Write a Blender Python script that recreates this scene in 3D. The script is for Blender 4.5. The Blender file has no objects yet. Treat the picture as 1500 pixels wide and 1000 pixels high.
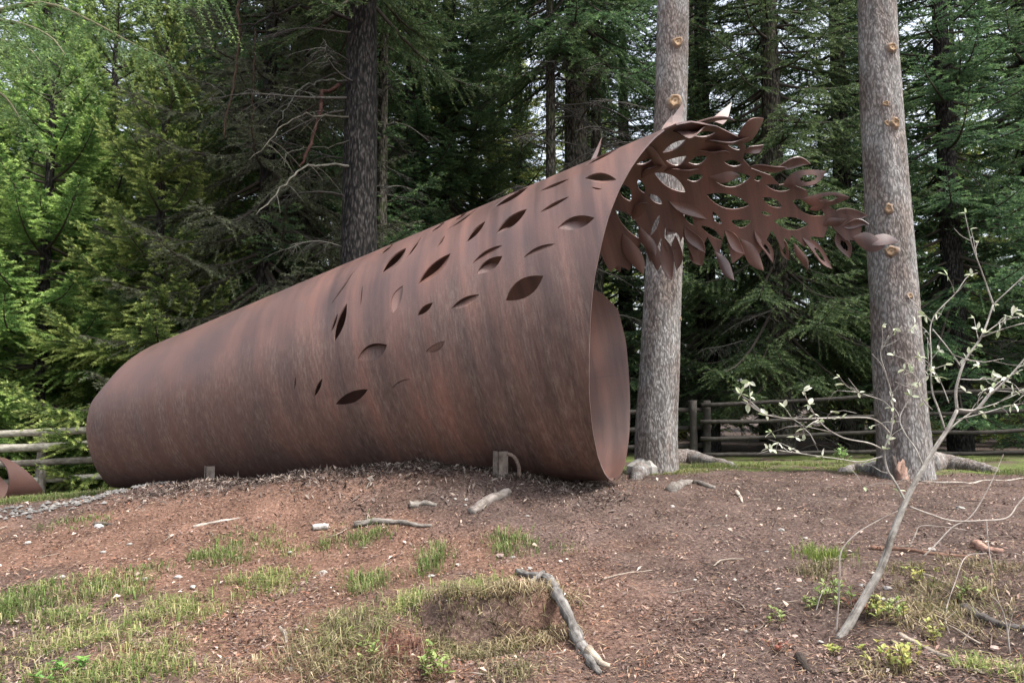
import bpy, math
import numpy as np
from mathutils import Vector
from mathutils.geometry import delaunay_2d_cdt

# ------------------------------------------------------------------ camera, sky, sun, exposure
CAMZ = 1.55
FPX = 1083.0                       # focal length in pixels of the 1500 px wide photograph
PITCH = math.atan(90 / FPX)
scene = bpy.context.scene
cam_d = bpy.data.cameras.new("camera")
cam = bpy.data.objects.new("camera", cam_d)
scene.collection.objects.link(cam)
cam_d.sensor_width = 36.0
cam_d.lens = 36.0 * FPX / 1500.0
cam_d.clip_start = 0.05
cam_d.clip_end = 1000.0
cam.location = (0, 0, CAMZ)
cam.rotation_euler = (math.radians(90) + PITCH, 0, 0)
scene.camera = cam

SUN_EL = math.radians(62)
SUN_AZ = math.radians(119)         # compass angle from +Y towards +X : behind and right of the camera
world = bpy.data.worlds.new("World")
scene.world = world
world.use_nodes = True
wn = world.node_tree.nodes
wl = world.node_tree.links
sky = wn.new("ShaderNodeTexSky")
sky.sky_type = 'NISHITA'
sky.sun_disc = False
sky.sun_elevation = SUN_EL
sky.sun_rotation = SUN_AZ
sky.air_density = 1.0
sky.dust_density = 3.0
sky.ozone_density = 1.0
bg = wn["Background"]
hz = wn.new("ShaderNodeHueSaturation")           # thin bright overcast: the same sky, paler all over
hz.inputs['Saturation'].default_value = 0.42
hz.inputs['Value'].default_value = 1.25
wl.new(sky.outputs[0], hz.inputs['Color'])
wl.new(hz.outputs[0], bg.inputs[0])
bg.inputs[1].default_value = 0.15
sun_d = bpy.data.lights.new("sun", 'SUN')
sun_d.energy = 2.8
sun_d.angle = math.radians(11)
sun_d.color = (1.0, 0.965, 0.92)
sun = bpy.data.objects.new("sun", sun_d)
scene.collection.objects.link(sun)
sv = Vector((math.sin(SUN_AZ) * math.cos(SUN_EL), math.cos(SUN_AZ) * math.cos(SUN_EL), math.sin(SUN_EL)))
sun.rotation_euler = sv.to_track_quat('Z', 'Y').to_euler()
sun.location = (6, -6, 14)
scene.view_settings.view_transform = 'Standard'
scene.view_settings.look = 'None'
scene.view_settings.exposure = 1.22
scene.view_settings.gamma = 1.0
scene.cycles.use_denoising = True
scene.cycles.max_bounces = 6
scene.cycles.diffuse_bounces = 3
scene.cycles.transmission_bounces = 3
scene.cycles.transparent_max_bounces = 4

rng = np.random.default_rng(7)
COL = scene.collection

# ------------------------------------------------------------------ helpers
F_ = np.array([0, math.cos(PITCH), math.sin(PITCH)])
U_ = np.array([0, -math.sin(PITCH), math.cos(PITCH)])
R_ = np.array([1.0, 0, 0])
EYE = np.array([0, 0, CAMZ])


def ray(x, y):
    return F_ + R_ * (x - 750) / FPX + U_ * (500 - y) / FPX


def at(x, y, depth):
    """point seen at pixel (x, y), at world distance Y = depth"""
    d = ray(x, y)
    return EYE + d * (depth / d[1])


def empty(name, loc=(0, 0, 0)):
    o = bpy.data.objects.new(name, None)
    o.empty_display_size = 0.2
    o.location = loc
    COL.objects.link(o)
    return o


def tag(o, label=None, cat=None, group=None, kind=None):
    for k, v in (("label", label), ("category", cat), ("group", group), ("kind", kind)):
        if v:
            o[k] = v
    return o


def mk_mesh(name, V, faces, smooth=False, col=None, uv=None):
    """faces: (N,3) or (N,4) int array, or a list of such arrays"""
    me = bpy.data.meshes.new(name)
    V = np.asarray(V, np.float32)
    fl = faces if isinstance(faces, list) else [faces]
    fl = [np.asarray(f, np.int32) for f in fl if len(f)]
    me.vertices.add(len(V))
    me.vertices.foreach_set("co", V.ravel())
    idx = np.concatenate([f.ravel() for f in fl])
    tot = np.concatenate([np.full(len(f), f.shape[1], np.int32) for f in fl])
    start = np.concatenate([[0], np.cumsum(tot)[:-1]]).astype(np.int32)
    me.loops.add(len(idx))
    me.loops.foreach_set("vertex_index", idx)
    me.polygons.add(len(tot))
    me.polygons.foreach_set("loop_start", start)
    me.polygons.foreach_set("loop_total", tot)
    if np.isscalar(smooth) or isinstance(smooth, bool):
        sm = np.full(len(tot), bool(smooth))
    else:
        sm = np.asarray(smooth, bool)
    me.polygons.foreach_set("use_smooth", sm)
    if col is not None:
        a = me.attributes.new("Col", 'FLOAT_COLOR', 'POINT')
        c = np.ones((len(V), 4), np.float32)
        c[:, :np.asarray(col).shape[1]] = col
        a.data.foreach_set("color", c.ravel())
    if uv is not None:
        l = me.uv_layers.new(name="UVMap")
        l.data.foreach_set("uv", np.asarray(uv, np.float32)[idx].ravel())
    me.update(calc_edges=True)
    return me


def add(name, me, mat, parent=None, loc=None):
    o = bpy.data.objects.new(name, me)
    if mat is not None and not me.materials:
        me.materials.append(mat)
    if loc is not None:
        o.location = loc
    o.parent = parent
    COL.objects.link(o)
    return o


class MB:
    """mesh builder: collects vertices, quads, tris, colours"""

    def __init__(s):
        s.v = []; s.q = []; s.t = []; s.c = []; s.u = []; s.n = 0

    def put(s, V, q=None, t=None, c=None, uv=None):
        V = np.asarray(V, float)
        s.v.append(V)
        s.u.append(np.zeros((len(V), 2)) if uv is None else uv)
        if q is not None and len(q): s.q.append(np.asarray(q) + s.n)
        if t is not None and len(t): s.t.append(np.asarray(t) + s.n)
        if c is None: c = (1, 1, 1)
        c = np.asarray(c, float)
        s.c.append(np.broadcast_to(c, (len(V), 3)) if c.ndim == 1 else c)
        s.n += len(V)

    def tube(s, P, R, sides=6, c=None, wob=0.0, caps=True):
        P = np.asarray(P, float); n = len(P)
        R = np.broadcast_to(np.asarray(R, float), (n,))
        T = np.gradient(P, axis=0)
        T /= np.linalg.norm(T, axis=1)[:, None] + 1e-9
        ref = np.array([0, 0, 1.0]) if abs(T[:, 2]).mean() < 0.8 else np.array([1.0, 0, 0])
        A = np.cross(T, ref); A /= np.linalg.norm(A, axis=1)[:, None] + 1e-9
        B = np.cross(T, A)
        th = np.arange(sides) / sides * 2 * np.pi
        rr = R[:, None] * (1 + (wob * rng.standard_normal((n, sides)) if wob else 0))
        V = P[:, None] + rr[..., None] * (A[:, None] * np.cos(th)[None, :, None] + B[:, None] * np.sin(th)[None, :, None])
        i, j = np.meshgrid(np.arange(n - 1), np.arange(sides), indexing='ij')
        j2 = (j + 1) % sides
        q = np.stack([i * sides + j, i * sides + j2, (i + 1) * sides + j2, (i + 1) * sides + j], -1).reshape(-1, 4)
        V = V.reshape(-1, 3); t = None
        al = np.concatenate([[0], np.cumsum(np.linalg.norm(np.diff(P, axis=0), axis=1))]) + P[0, 0] * 3.1
        uv = np.stack([np.repeat(al[:, None], sides, 1), R[:, None] * np.minimum(th, 2 * np.pi - th)[None] + P[0, 1]], -1).reshape(-1, 2)
        if caps:
            V = np.vstack([V, P[:1], P[-1:]]); k = n * sides; uv = np.vstack([uv, uv[:1], uv[-1:]])
            jj = np.arange(sides); j2 = (jj + 1) % sides
            t = np.vstack([np.stack([np.full(sides, k), j2, jj], -1),
                           np.stack([np.full(sides, k + 1), (n - 1) * sides + jj, (n - 1) * sides + j2], -1)])
        s.put(V, q, t, c, uv)

    def mesh(s, name, smooth=True):
        fl = []
        if s.q: fl.append(np.vstack(s.q))
        if s.t: fl.append(np.vstack(s.t))
        return mk_mesh(name, np.vstack(s.v), fl, smooth, np.vstack(s.c), np.vstack(s.u))


def spline(P, n):
    """Catmull-Rom resample of a polyline to n points"""
    P = np.asarray(P, float)
    k = len(P)
    if k == 2:
        u = np.linspace(0, 1, n)[:, None]
        return P[0] * (1 - u) + P[1] * u
    d = np.concatenate([[0], np.cumsum(np.linalg.norm(np.diff(P, axis=0), axis=1) ** 0.7)])
    M = np.gradient(P, d, axis=0)
    x = np.linspace(0, d[-1], n)
    i = np.clip(np.searchsorted(d, x, 'right') - 1, 0, k - 2)
    h = (d[i + 1] - d[i]); t = ((x - d[i]) / h)[:, None]; h = h[:, None]
    return ((2 * t**3 - 3 * t**2 + 1) * P[i] + (t**3 - 2 * t**2 + t) * h * M[i]
            + (-2 * t**3 + 3 * t**2) * P[i + 1] + (t**3 - t**2) * h * M[i + 1])


def sstep(a, b, x):
    t = np.clip((x - a) / (b - a), 0, 1)
    return t * t * (3 - 2 * t)


_perm = np.random.default_rng(3).random((256, 256))


def vnoise(x, y, seed=0):
    """smooth 2-D value noise in 0..1"""
    x = np.asarray(x, float) + seed * 17.31; y = np.asarray(y, float) + seed * 7.77
    xi = np.floor(x).astype(int); yi = np.floor(y).astype(int)
    fx = x - xi; fy = y - yi
    fx = fx * fx * (3 - 2 * fx); fy = fy * fy * (3 - 2 * fy)
    g = lambda a, b: _perm[a % 256, b % 256]
    return (g(xi, yi) * (1 - fx) + g(xi + 1, yi) * fx) * (1 - fy) + (g(xi, yi + 1) * (1 - fx) + g(xi + 1, yi + 1) * fx) * fy


def fbm(x, y, seed=0, o=4):
    s = 0; a = 0.5; t = 0
    for k in range(o):
        s = s + a * vnoise(np.asarray(x) * 2**k, np.asarray(y) * 2**k, seed + k); t += a; a *= 0.55
    return s / t


# ------------------------------------------------------------------ materials
def new_mat(name):
    m = bpy.data.materials.new(name)
    m.use_nodes = True
    nt = m.node_tree
    return m, nt.nodes, nt.links, nt.nodes["Principled BSDF"]


def nd(N, typ, **kw):
    n = N.new(typ)
    for k, v in kw.items():
        if k in n.inputs.keys() if hasattr(n.inputs, 'keys') else False:
            n.inputs[k].default_value = v
        else:
            setattr(n, k, v)
    return n


def ramp(N, stops):
    r = N.new("ShaderNodeValToRGB")
    e = r.color_ramp.elements
    while len(e) < len(stops): e.new(0.5)
    for k, (p, c) in enumerate(stops):
        e[k].position = p
        e[k].color = (*c, 1) if len(c) == 3 else c
    return r


def mixc(N, L, fac, a, b, mode='MIX'):
    m = N.new("ShaderNodeMix"); m.data_type = 'RGBA'; m.blend_type = mode
    for s, v in ((m.inputs[0], fac), (m.inputs[6], a), (m.inputs[7], b)):
        if isinstance(v, (int, float)): s.default_value = v
        elif isinstance(v, tuple): s.default_value = (*v, 1) if len(v) == 3 else v
        else: L.new(v, s)
    return m.outputs[2]


def mapping(N, L, out, scale):
    mp = N.new("ShaderNodeMapping")
    mp.inputs['Scale'].default_value = scale
    L.new(out, mp.inputs[0])
    return mp.outputs[0]


def noise(N, L, vec, scale, detail=4, rough=0.55):
    n = N.new("ShaderNodeTexNoise")
    n.inputs['Scale'].default_value = scale
    n.inputs['Detail'].default_value = detail
    n.inputs['Roughness'].default_value = rough
    if vec is not None: L.new(vec, n.inputs['Vector'])
    return n.outputs[0]


def bump(N, L, height, strength, dist, bsdf, prev=None):
    b = N.new("ShaderNodeBump")
    b.inputs['Strength'].default_value = strength
    b.inputs['Distance'].default_value = dist
    L.new(height, b.inputs['Height'])
    if prev is not None: L.new(prev, b.inputs['Normal'])
    L.new(b.outputs[0], bsdf.inputs['Normal'])
    return b.outputs[0]


def attr_mat(name, rough=0.8, transl=0.0, hue_obj=0.0, sat=1.0, spec=0.3, noise_s=0.0):
    """material whose colour is the mesh attribute Col, with optional leaf translucency"""
    m, N, L, B = new_mat(name)
    a = N.new("ShaderNodeAttribute"); a.attribute_name = "Col"
    c = a.outputs[0]
    if hue_obj:
        oi = N.new("ShaderNodeObjectInfo")
        hs = N.new("ShaderNodeHueSaturation")
        mr = N.new("ShaderNodeMapRange")
        mr.inputs[3].default_value = 0.5 - hue_obj * 0.12; mr.inputs[4].default_value = 0.5 + hue_obj * 0.12
        L.new(oi.outputs['Random'], mr.inputs[0]); L.new(mr.outputs[0], hs.inputs['Hue'])
        mr2 = N.new("ShaderNodeMapRange")
        mr2.inputs[3].default_value = 1 - hue_obj; mr2.inputs[4].default_value = 1 + hue_obj
        L.new(oi.outputs['Random'], mr2.inputs[0]); L.new(mr2.outputs[0], hs.inputs['Value'])
        hs.inputs['Saturation'].default_value = sat
        L.new(c, hs.inputs['Color']); c = hs.outputs[0]
    if noise_s:
        tc = N.new("ShaderNodeTexCoord")
        n = noise(N, L, tc.outputs['Object'], noise_s, 3)
        r = ramp(N, [(0.3, (0.45, 0.45, 0.45)), (0.7, (1.15, 1.15, 1.15))]); L.new(n, r.inputs[0])
        c = mixc(N, L, 1.0, c, r.outputs[0], 'MULTIPLY')
        bump(N, L, n, 0.5, 0.01, B)
    L.new(c, B.inputs['Base Color'])
    B.inputs['Roughness'].default_value = rough
    B.inputs['Specular IOR Level'].default_value = spec
    if transl:
        tr = N.new("ShaderNodeBsdfTranslucent"); L.new(c, tr.inputs[0])
        mx = N.new("ShaderNodeMixShader"); mx.inputs[0].default_value = transl
        L.new(B.outputs[0], mx.inputs[1]); L.new(tr.outputs[0], mx.inputs[2])
        L.new(mx.outputs[0], N["Material Output"].inputs[0])
    return m


def steel_material():
    m, N, L, B = new_mat("weathered_steel")
    uv = N.new("ShaderNodeUVMap"); uv.uv_map = "UVMap"
    o = uv.outputs[0]
    sep = N.new("ShaderNodeSeparateXYZ"); L.new(o, sep.inputs[0])
    big = noise(N, L, mapping(N, L, o, (1.6, 0.8, 1)), 1.3, 4)
    base = ramp(N, [(0.30, (0.070, 0.040, 0.035)), (0.46, (0.092, 0.048, 0.039)), (0.60, (0.118, 0.058, 0.044)), (0.74, (0.098, 0.060, 0.054))])
    L.new(big, base.inputs[0])
    # where rain has run: below the cut-outs and on the lower flank
    dn = noise(N, L, mapping(N, L, o, (0.9, 1.0, 1)), 1.7, 4)
    ma = N.new("ShaderNodeMath"); ma.operation = 'MULTIPLY_ADD'
    L.new(dn, ma.inputs[0]); ma.inputs[1].default_value = 0.9; L.new(sep.outputs[1], ma.inputs[2])
    dm = N.new("ShaderNodeMapRange"); L.new(ma.outputs[0], dm.inputs[0])
    dm.inputs[1].default_value = -0.75; dm.inputs[2].default_value = -1.25
    ux = N.new("ShaderNodeMapRange"); L.new(sep.outputs[0], ux.inputs[0])
    ux.inputs[1].default_value = 1.6; ux.inputs[2].default_value = 3.0
    ux.inputs[3].default_value = 0.12; ux.inputs[4].default_value = 0.78
    st = noise(N, L, mapping(N, L, o, (3.6, 0.22, 1)), 1.6, 5, 0.62)
    sr = ramp(N, [(0.36, (0.50, 0.47, 0.47)), (0.5, (1, 1, 1)), (0.64, (1.6, 1.48, 1.38))]); L.new(st, sr.inputs[0])
    c = mixc(N, L, ux.outputs[0], base.outputs[0], mixc(N, L, 1.0, base.outputs[0], sr.outputs[0], 'MULTIPLY'))
    fine = noise(N, L, mapping(N, L, o, (30, 5.0, 1)), 2.0, 6, 0.75)
    fr = ramp(N, [(0.36, (0.78, 0.77, 0.76)), (0.52, (0.96, 0.95, 0.94)), (0.70, (1.28, 1.26, 1.2))]); L.new(fine, fr.inputs[0])
    film = mixc(N, L, 1.0, c, fr.outputs[0], 'MULTIPLY')
    c = mixc(N, L, dm.outputs[0], c, film)
    dust = ramp(N, [(0.44, (0.03, 0.03, 0.03)), (0.72, (0.5, 0.5, 0.5))]); L.new(fine, dust.inputs[0])
    st2 = noise(N, L, mapping(N, L, o, (3.0, 0.2, 1)), 2.6, 4, 0.6)
    s2 = ramp(N, [(0.38, (0.1, 0.1, 0.1)), (0.62, (1, 1, 1))]); L.new(st2, s2.inputs[0])
    dm2 = N.new("ShaderNodeMath"); dm2.operation = 'MULTIPLY'
    L.new(dust.outputs[0], dm2.inputs[0]); L.new(dm.outputs[0], dm2.inputs[1])
    dm3 = N.new("ShaderNodeMath"); dm3.operation = 'MULTIPLY'
    L.new(dm2.outputs[0], dm3.inputs[0]); L.new(s2.outputs[0], dm3.inputs[1])
    c = mixc(N, L, dm3.outputs[0], c, (0.26, 0.215, 0.175))
    # welded plate joints: two rings and one lengthwise seam
    seam = None
    for axis_, pos in ((0, 1.55), (0, 3.35), (1, 2.05), (1, -0.35)):
        d1 = N.new("ShaderNodeMath"); d1.operation = 'SUBTRACT'; L.new(sep.outputs[axis_], d1.inputs[0]); d1.inputs[1].default_value = pos
        d2 = N.new("ShaderNodeMath"); d2.operation = 'ABSOLUTE'; L.new(d1.outputs[0], d2.inputs[0])
        d3 = N.new("ShaderNodeMapRange"); L.new(d2.outputs[0], d3.inputs[0]); d3.inputs[1].default_value = 0.0; d3.inputs[2].default_value = 0.009
        d3.inputs[3].default_value = 1.0; d3.inputs[4].default_value = 0.0
        if seam is None: seam = d3.outputs[0]
        else:
            mx_ = N.new("ShaderNodeMath"); mx_.operation = 'MAXIMUM'; L.new(seam, mx_.inputs[0]); L.new(d3.outputs[0], mx_.inputs[1]); seam = mx_.outputs[0]
    sf = N.new("ShaderNodeMath"); sf.operation = 'MULTIPLY'; L.new(seam, sf.inputs[0]); sf.inputs[1].default_value = 0.35
    c = mixc(N, L, sf.outputs[0], c, (0.05, 0.035, 0.032))
    spk = noise(N, L, o, 110, 3)
    sp = ramp(N, [(0.3, (0.78, 0.78, 0.78)), (0.7, (1.2, 1.2, 1.2))]); L.new(spk, sp.inputs[0])
    c = mixc(N, L, 0.8, c, sp.outputs[0], 'MULTIPLY')
    L.new(c, B.inputs['Base Color'])
    rr = N.new("ShaderNodeMapRange"); L.new(st, rr.inputs[0])
    rr.inputs[3].default_value = 0.40; rr.inputs[4].default_value = 0.58
    rm = N.new("ShaderNodeMath"); rm.operation = 'MULTIPLY_ADD'
    L.new(dm.outputs[0], rm.inputs[0]); rm.inputs[1].default_value = 0.22; L.new(rr.outputs[0], rm.inputs[2])
    L.new(rm.outputs[0], B.inputs['Roughness'])
    B.inputs['Specular IOR Level'].default_value = 0.7
    bump(N, L, spk, 0.10, 0.003, B)
    return m


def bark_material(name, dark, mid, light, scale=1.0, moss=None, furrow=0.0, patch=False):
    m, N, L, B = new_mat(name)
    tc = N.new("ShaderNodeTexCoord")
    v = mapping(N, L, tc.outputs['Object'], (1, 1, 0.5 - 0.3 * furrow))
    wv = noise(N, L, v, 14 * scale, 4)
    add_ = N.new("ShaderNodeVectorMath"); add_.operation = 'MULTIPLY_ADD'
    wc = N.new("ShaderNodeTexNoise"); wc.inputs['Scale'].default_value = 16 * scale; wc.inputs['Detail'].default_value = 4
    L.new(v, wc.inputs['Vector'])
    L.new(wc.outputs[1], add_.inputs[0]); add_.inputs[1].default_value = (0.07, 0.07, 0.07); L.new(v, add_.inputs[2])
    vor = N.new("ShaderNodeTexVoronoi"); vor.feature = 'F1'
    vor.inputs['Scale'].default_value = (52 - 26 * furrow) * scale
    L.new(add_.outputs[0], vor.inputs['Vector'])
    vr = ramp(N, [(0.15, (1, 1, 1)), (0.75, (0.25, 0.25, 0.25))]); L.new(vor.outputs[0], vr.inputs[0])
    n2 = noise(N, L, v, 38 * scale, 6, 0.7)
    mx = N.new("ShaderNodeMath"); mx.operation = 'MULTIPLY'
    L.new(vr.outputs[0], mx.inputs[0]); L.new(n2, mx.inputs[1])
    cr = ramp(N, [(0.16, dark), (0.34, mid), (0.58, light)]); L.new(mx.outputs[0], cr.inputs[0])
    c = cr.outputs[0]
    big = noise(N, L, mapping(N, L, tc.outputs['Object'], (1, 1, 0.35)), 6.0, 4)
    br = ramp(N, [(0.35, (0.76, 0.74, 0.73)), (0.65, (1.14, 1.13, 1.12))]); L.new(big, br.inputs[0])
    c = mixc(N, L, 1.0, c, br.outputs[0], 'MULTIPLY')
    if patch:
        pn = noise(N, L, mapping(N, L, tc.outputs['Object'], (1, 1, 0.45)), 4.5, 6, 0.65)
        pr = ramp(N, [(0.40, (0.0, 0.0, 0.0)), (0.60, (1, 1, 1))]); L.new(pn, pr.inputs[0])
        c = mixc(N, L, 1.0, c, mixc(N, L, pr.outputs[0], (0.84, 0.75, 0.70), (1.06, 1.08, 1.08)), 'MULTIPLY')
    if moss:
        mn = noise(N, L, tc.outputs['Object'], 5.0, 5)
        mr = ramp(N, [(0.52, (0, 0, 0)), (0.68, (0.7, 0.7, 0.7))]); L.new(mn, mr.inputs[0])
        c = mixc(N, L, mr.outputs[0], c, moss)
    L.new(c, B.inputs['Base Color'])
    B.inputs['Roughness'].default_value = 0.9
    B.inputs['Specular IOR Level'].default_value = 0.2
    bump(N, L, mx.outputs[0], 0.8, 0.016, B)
    return m


M_steel = steel_material()
M_bark = bark_material("spruce_bark", (0.12, 0.112, 0.106), (0.235, 0.222, 0.212), (0.36, 0.346, 0.332), 1.2, None, 0.45, True)
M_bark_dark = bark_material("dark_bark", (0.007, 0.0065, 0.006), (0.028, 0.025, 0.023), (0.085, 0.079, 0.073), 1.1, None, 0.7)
M_bark_moss = bark_material("mossy_bark", (0.015, 0.014, 0.010), (0.07, 0.062, 0.05), (0.16, 0.15, 0.125), 0.9, (0.06, 0.075, 0.03), 0.6)
M_needle = attr_mat("spruce_needles", 0.55, 0.42, 0.16, 1.0, 0.35)
M_limb = attr_mat("limb_bark", 0.9, 0.0, 0.0, 1.0, 0.2)
M_litter = attr_mat("litter", 0.85, 0.0, 0.0, 1.0, 0.2)
M_grass = attr_mat("grass_blades", 0.6, 0.3, 0.0, 1.0, 0.3)
def wood_material():
    m, N, L, B = new_mat("weathered_wood")
    a = N.new("ShaderNodeAttribute"); a.attribute_name = "Col"
    uv = N.new("ShaderNodeUVMap"); uv.uv_map = "UVMap"
    tc = N.new("ShaderNodeTexCoord")
    gr = noise(N, L, mapping(N, L, uv.outputs[0], (7, 110, 1)), 1.0, 5, 0.7)
    pt = noise(N, L, tc.outputs['Object'], 16, 5, 0.65)
    r1 = ramp(N, [(0.30, (0.22, 0.20, 0.19)), (0.44, (0.80, 0.78, 0.76)), (0.70, (1.30, 1.30, 1.28))]); L.new(gr, r1.inputs[0])
    r2 = ramp(N, [(0.30, (0.45, 0.42, 0.40)), (0.52, (0.95, 0.94, 0.92)), (0.72, (1.2, 1.2, 1.2))]); L.new(pt, r2.inputs[0])
    c = mixc(N, L, 1.0, a.outputs[0], r1.outputs[0], 'MULTIPLY')
    c = mixc(N, L, 1.0, c, r2.outputs[0], 'MULTIPLY')
    L.new(c, B.inputs['Base Color']); B.inputs['Roughness'].default_value = 0.9; B.inputs['Specular IOR Level'].default_value = 0.2
    b1 = bump(N, L, gr, 0.7, 0.006, B)
    bump(N, L, pt, 0.5, 0.012, B, b1)
    return m


M_wood = wood_material()
M_stone = attr_mat("stone", 0.85, 0.0, 0.0, 1.0, 0.3, 9.0)
M_leaf = attr_mat("sapling_leaves", 0.5, 0.35, 0.0, 1.0, 0.35)

# ------------------------------------------------------------------ ground
# control points: what the photograph shows, with distances from the sculpture and trees that stand there
ctl = [(0, 1000, 2.9), (400, 1000, 2.9), (750, 1000, 2.95), (1100, 1000, 2.9), (1500, 1000, 2.75),
       (0, 850, 4.2), (400, 850, 4.2), (750, 850, 4.1), (1100, 850, 4.0), (1500, 850, 3.75),
       (100, 775, 5.2), (500, 772, 5.1), (900, 770, 5.0), (1300, 768, 4.9),
       (0, 747, 6.1), (130, 733, 6.3), (230, 712, 6.5), (330, 703, 6.2), (450, 697, 5.75), (560, 694, 5.65), (680, 694, 5.6), (770, 700, 5.75), (860, 709, 6.0),
       (960, 694, 8.2), (1320, 700, 7.9), (1100, 704, 7.0), (1480, 706, 7.2), (1200, 690, 8.4),
       (60, 724, 9.5), (150, 718, 9.6), (1100, 673, 11.5), (1400, 669, 11.5)]
CP = [at(x, y, d) for x, y, d in ctl]
CP += [np.array(q, float) + (0, 0, CAMZ) for q in
       [(-3.9, 7.45, -0.90), (-1.5, 6.75, -0.74), (0.7, 6.25, -0.70), (0, 0, -1.55), (3, 0, -1.5), (-3, 0, -1.55), (-7, 5, -1.2), (7, 5, -0.75),
        (-9, 11, -1.35), (8, 12, -0.85), (0, 9.5, -0.8), (0, 14, -1.0), (-12, 16, -1.4), (12, 16, -1.0), (0, 22, -1.2), (-20, 24, -1.4), (20, 24, -1.2), (-9, 0, -1.6), (9, 0, -1.4), (0, -8, -1.7), (-12, -8, -1.7), (12, -8, -1.7)]]
CP = np.array(CP)


def tps_fit(P):
    n = len(P)
    d = np.linalg.norm(P[:, None, :2] - P[None, :, :2], axis=-1)
    K = np.where(d > 0, d * d * np.log(d + 1e-9), 0) + np.eye(n) * 0.02
    Q = np.hstack([np.ones((n, 1)), P[:, :2]])
    A = np.block([[K, Q], [Q.T, np.zeros((3, 3))]])
    return np.linalg.solve(A, np.concatenate([P[:, 2], np.zeros(3)]))


TPS = tps_fit(CP)


def ground0(x, y):
    x = np.asarray(x, float); y = np.asarray(y, float)
    sh = np.broadcast(x, y).shape
    X = np.broadcast_to(x, sh).ravel(); Y = np.broadcast_to(y, sh).ravel()
    xc = np.clip(X, -20, 20); yc = np.clip(Y, -8, 24)
    out = np.empty(len(X)); n = len(CP)
    for i in range(0, len(X), 20000):
        a = xc[i:i + 20000]; b = yc[i:i + 20000]
        d2 = (a[:, None] - CP[:, 0]) ** 2 + (b[:, None] - CP[:, 1]) ** 2
        out[i:i + 20000] = (0.5 * d2 * np.log(d2 + 1e-12)) @ TPS[:n] + TPS[n] + TPS[n + 1] * a + TPS[n + 2] * b
    return out.reshape(sh)


BANK = at(765, 925, 3.55)          # eroded lip in the foreground


DIPS = [(*at(1205, 935, 3.30)[:2], 0.13, 0.07), (*at(1440, 925, 3.15)[:2], 0.22, 0.09), (*at(330, 955, 3.25)[:2], 0.16, 0.05), (*at(1380, 870, 3.6)[:2], 0.15, 0.05)]


def ground(x, y):
    x = np.asarray(x, float); y = np.asarray(y, float)
    h = ground0(x, y)
    # eroded step: the turf breaks off above bare soil
    edge = BANK[1] + 0.10 * np.sin(x * 7) + 0.12 * (vnoise(x * 5, 0 * x, 5) - 0.5) - 0.25 * (x - BANK[0])
    win = sstep(-0.62, -0.3, x - BANK[0]) * (1 - sstep(0.05, 0.32, x - BANK[0]))
    h = h + win * (0.11 * sstep(-0.04, 0.02, y - edge) * (1 - sstep(0.0, 0.6, y - edge)) - 0.10 * (1 - sstep(-0.03, 0.02, y - edge)) * sstep(-0.5, -0.1, y - edge))
    # hollow by the sapling's foot and small hummocks all over
    near = 1 - sstep(9, 16, np.hypot(x, y - 4))
    h = h + near * (0.07 * (fbm(x * 1.6, y * 1.6, 1) - 0.5) + 0.045 * (fbm(x * 5.5, y * 5.5, 2) - 0.5))
    for (qx, qy, rad, dep_) in DIPS:
        h = h - dep_ * np.exp(-((x - qx) ** 2 + (y - qy) ** 2) / rad ** 2)
    mound = np.exp(-((y - (5.72 - 0.1 * x)) / 0.33) ** 2) * sstep(-3.2, -2.2, x) * (1 - sstep(0.1, 0.7, x))
    h = h + mound * (0.10 * (fbm(x * 4, y * 4, 9) - 0.42))
    return h


def hitg(x, y):
    """ground point seen at a pixel"""
    d = ray(x, y)
    t = np.linspace(1.5, 22, 500)
    P = EYE + d * t[:, None]
    g = P[:, 2] - ground(P[:, 0], P[:, 1])
    k = np.argmax(g < 0) if (g < 0).any() else len(t) - 1
    k = max(k, 1)
    a = g[k - 1] / (g[k - 1] - g[k] + 1e-9)
    P = P[k - 1] * (1 - a) + P[k] * a
    return np.array([P[0], P[1], float(ground(P[0], P[1]))])


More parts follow.
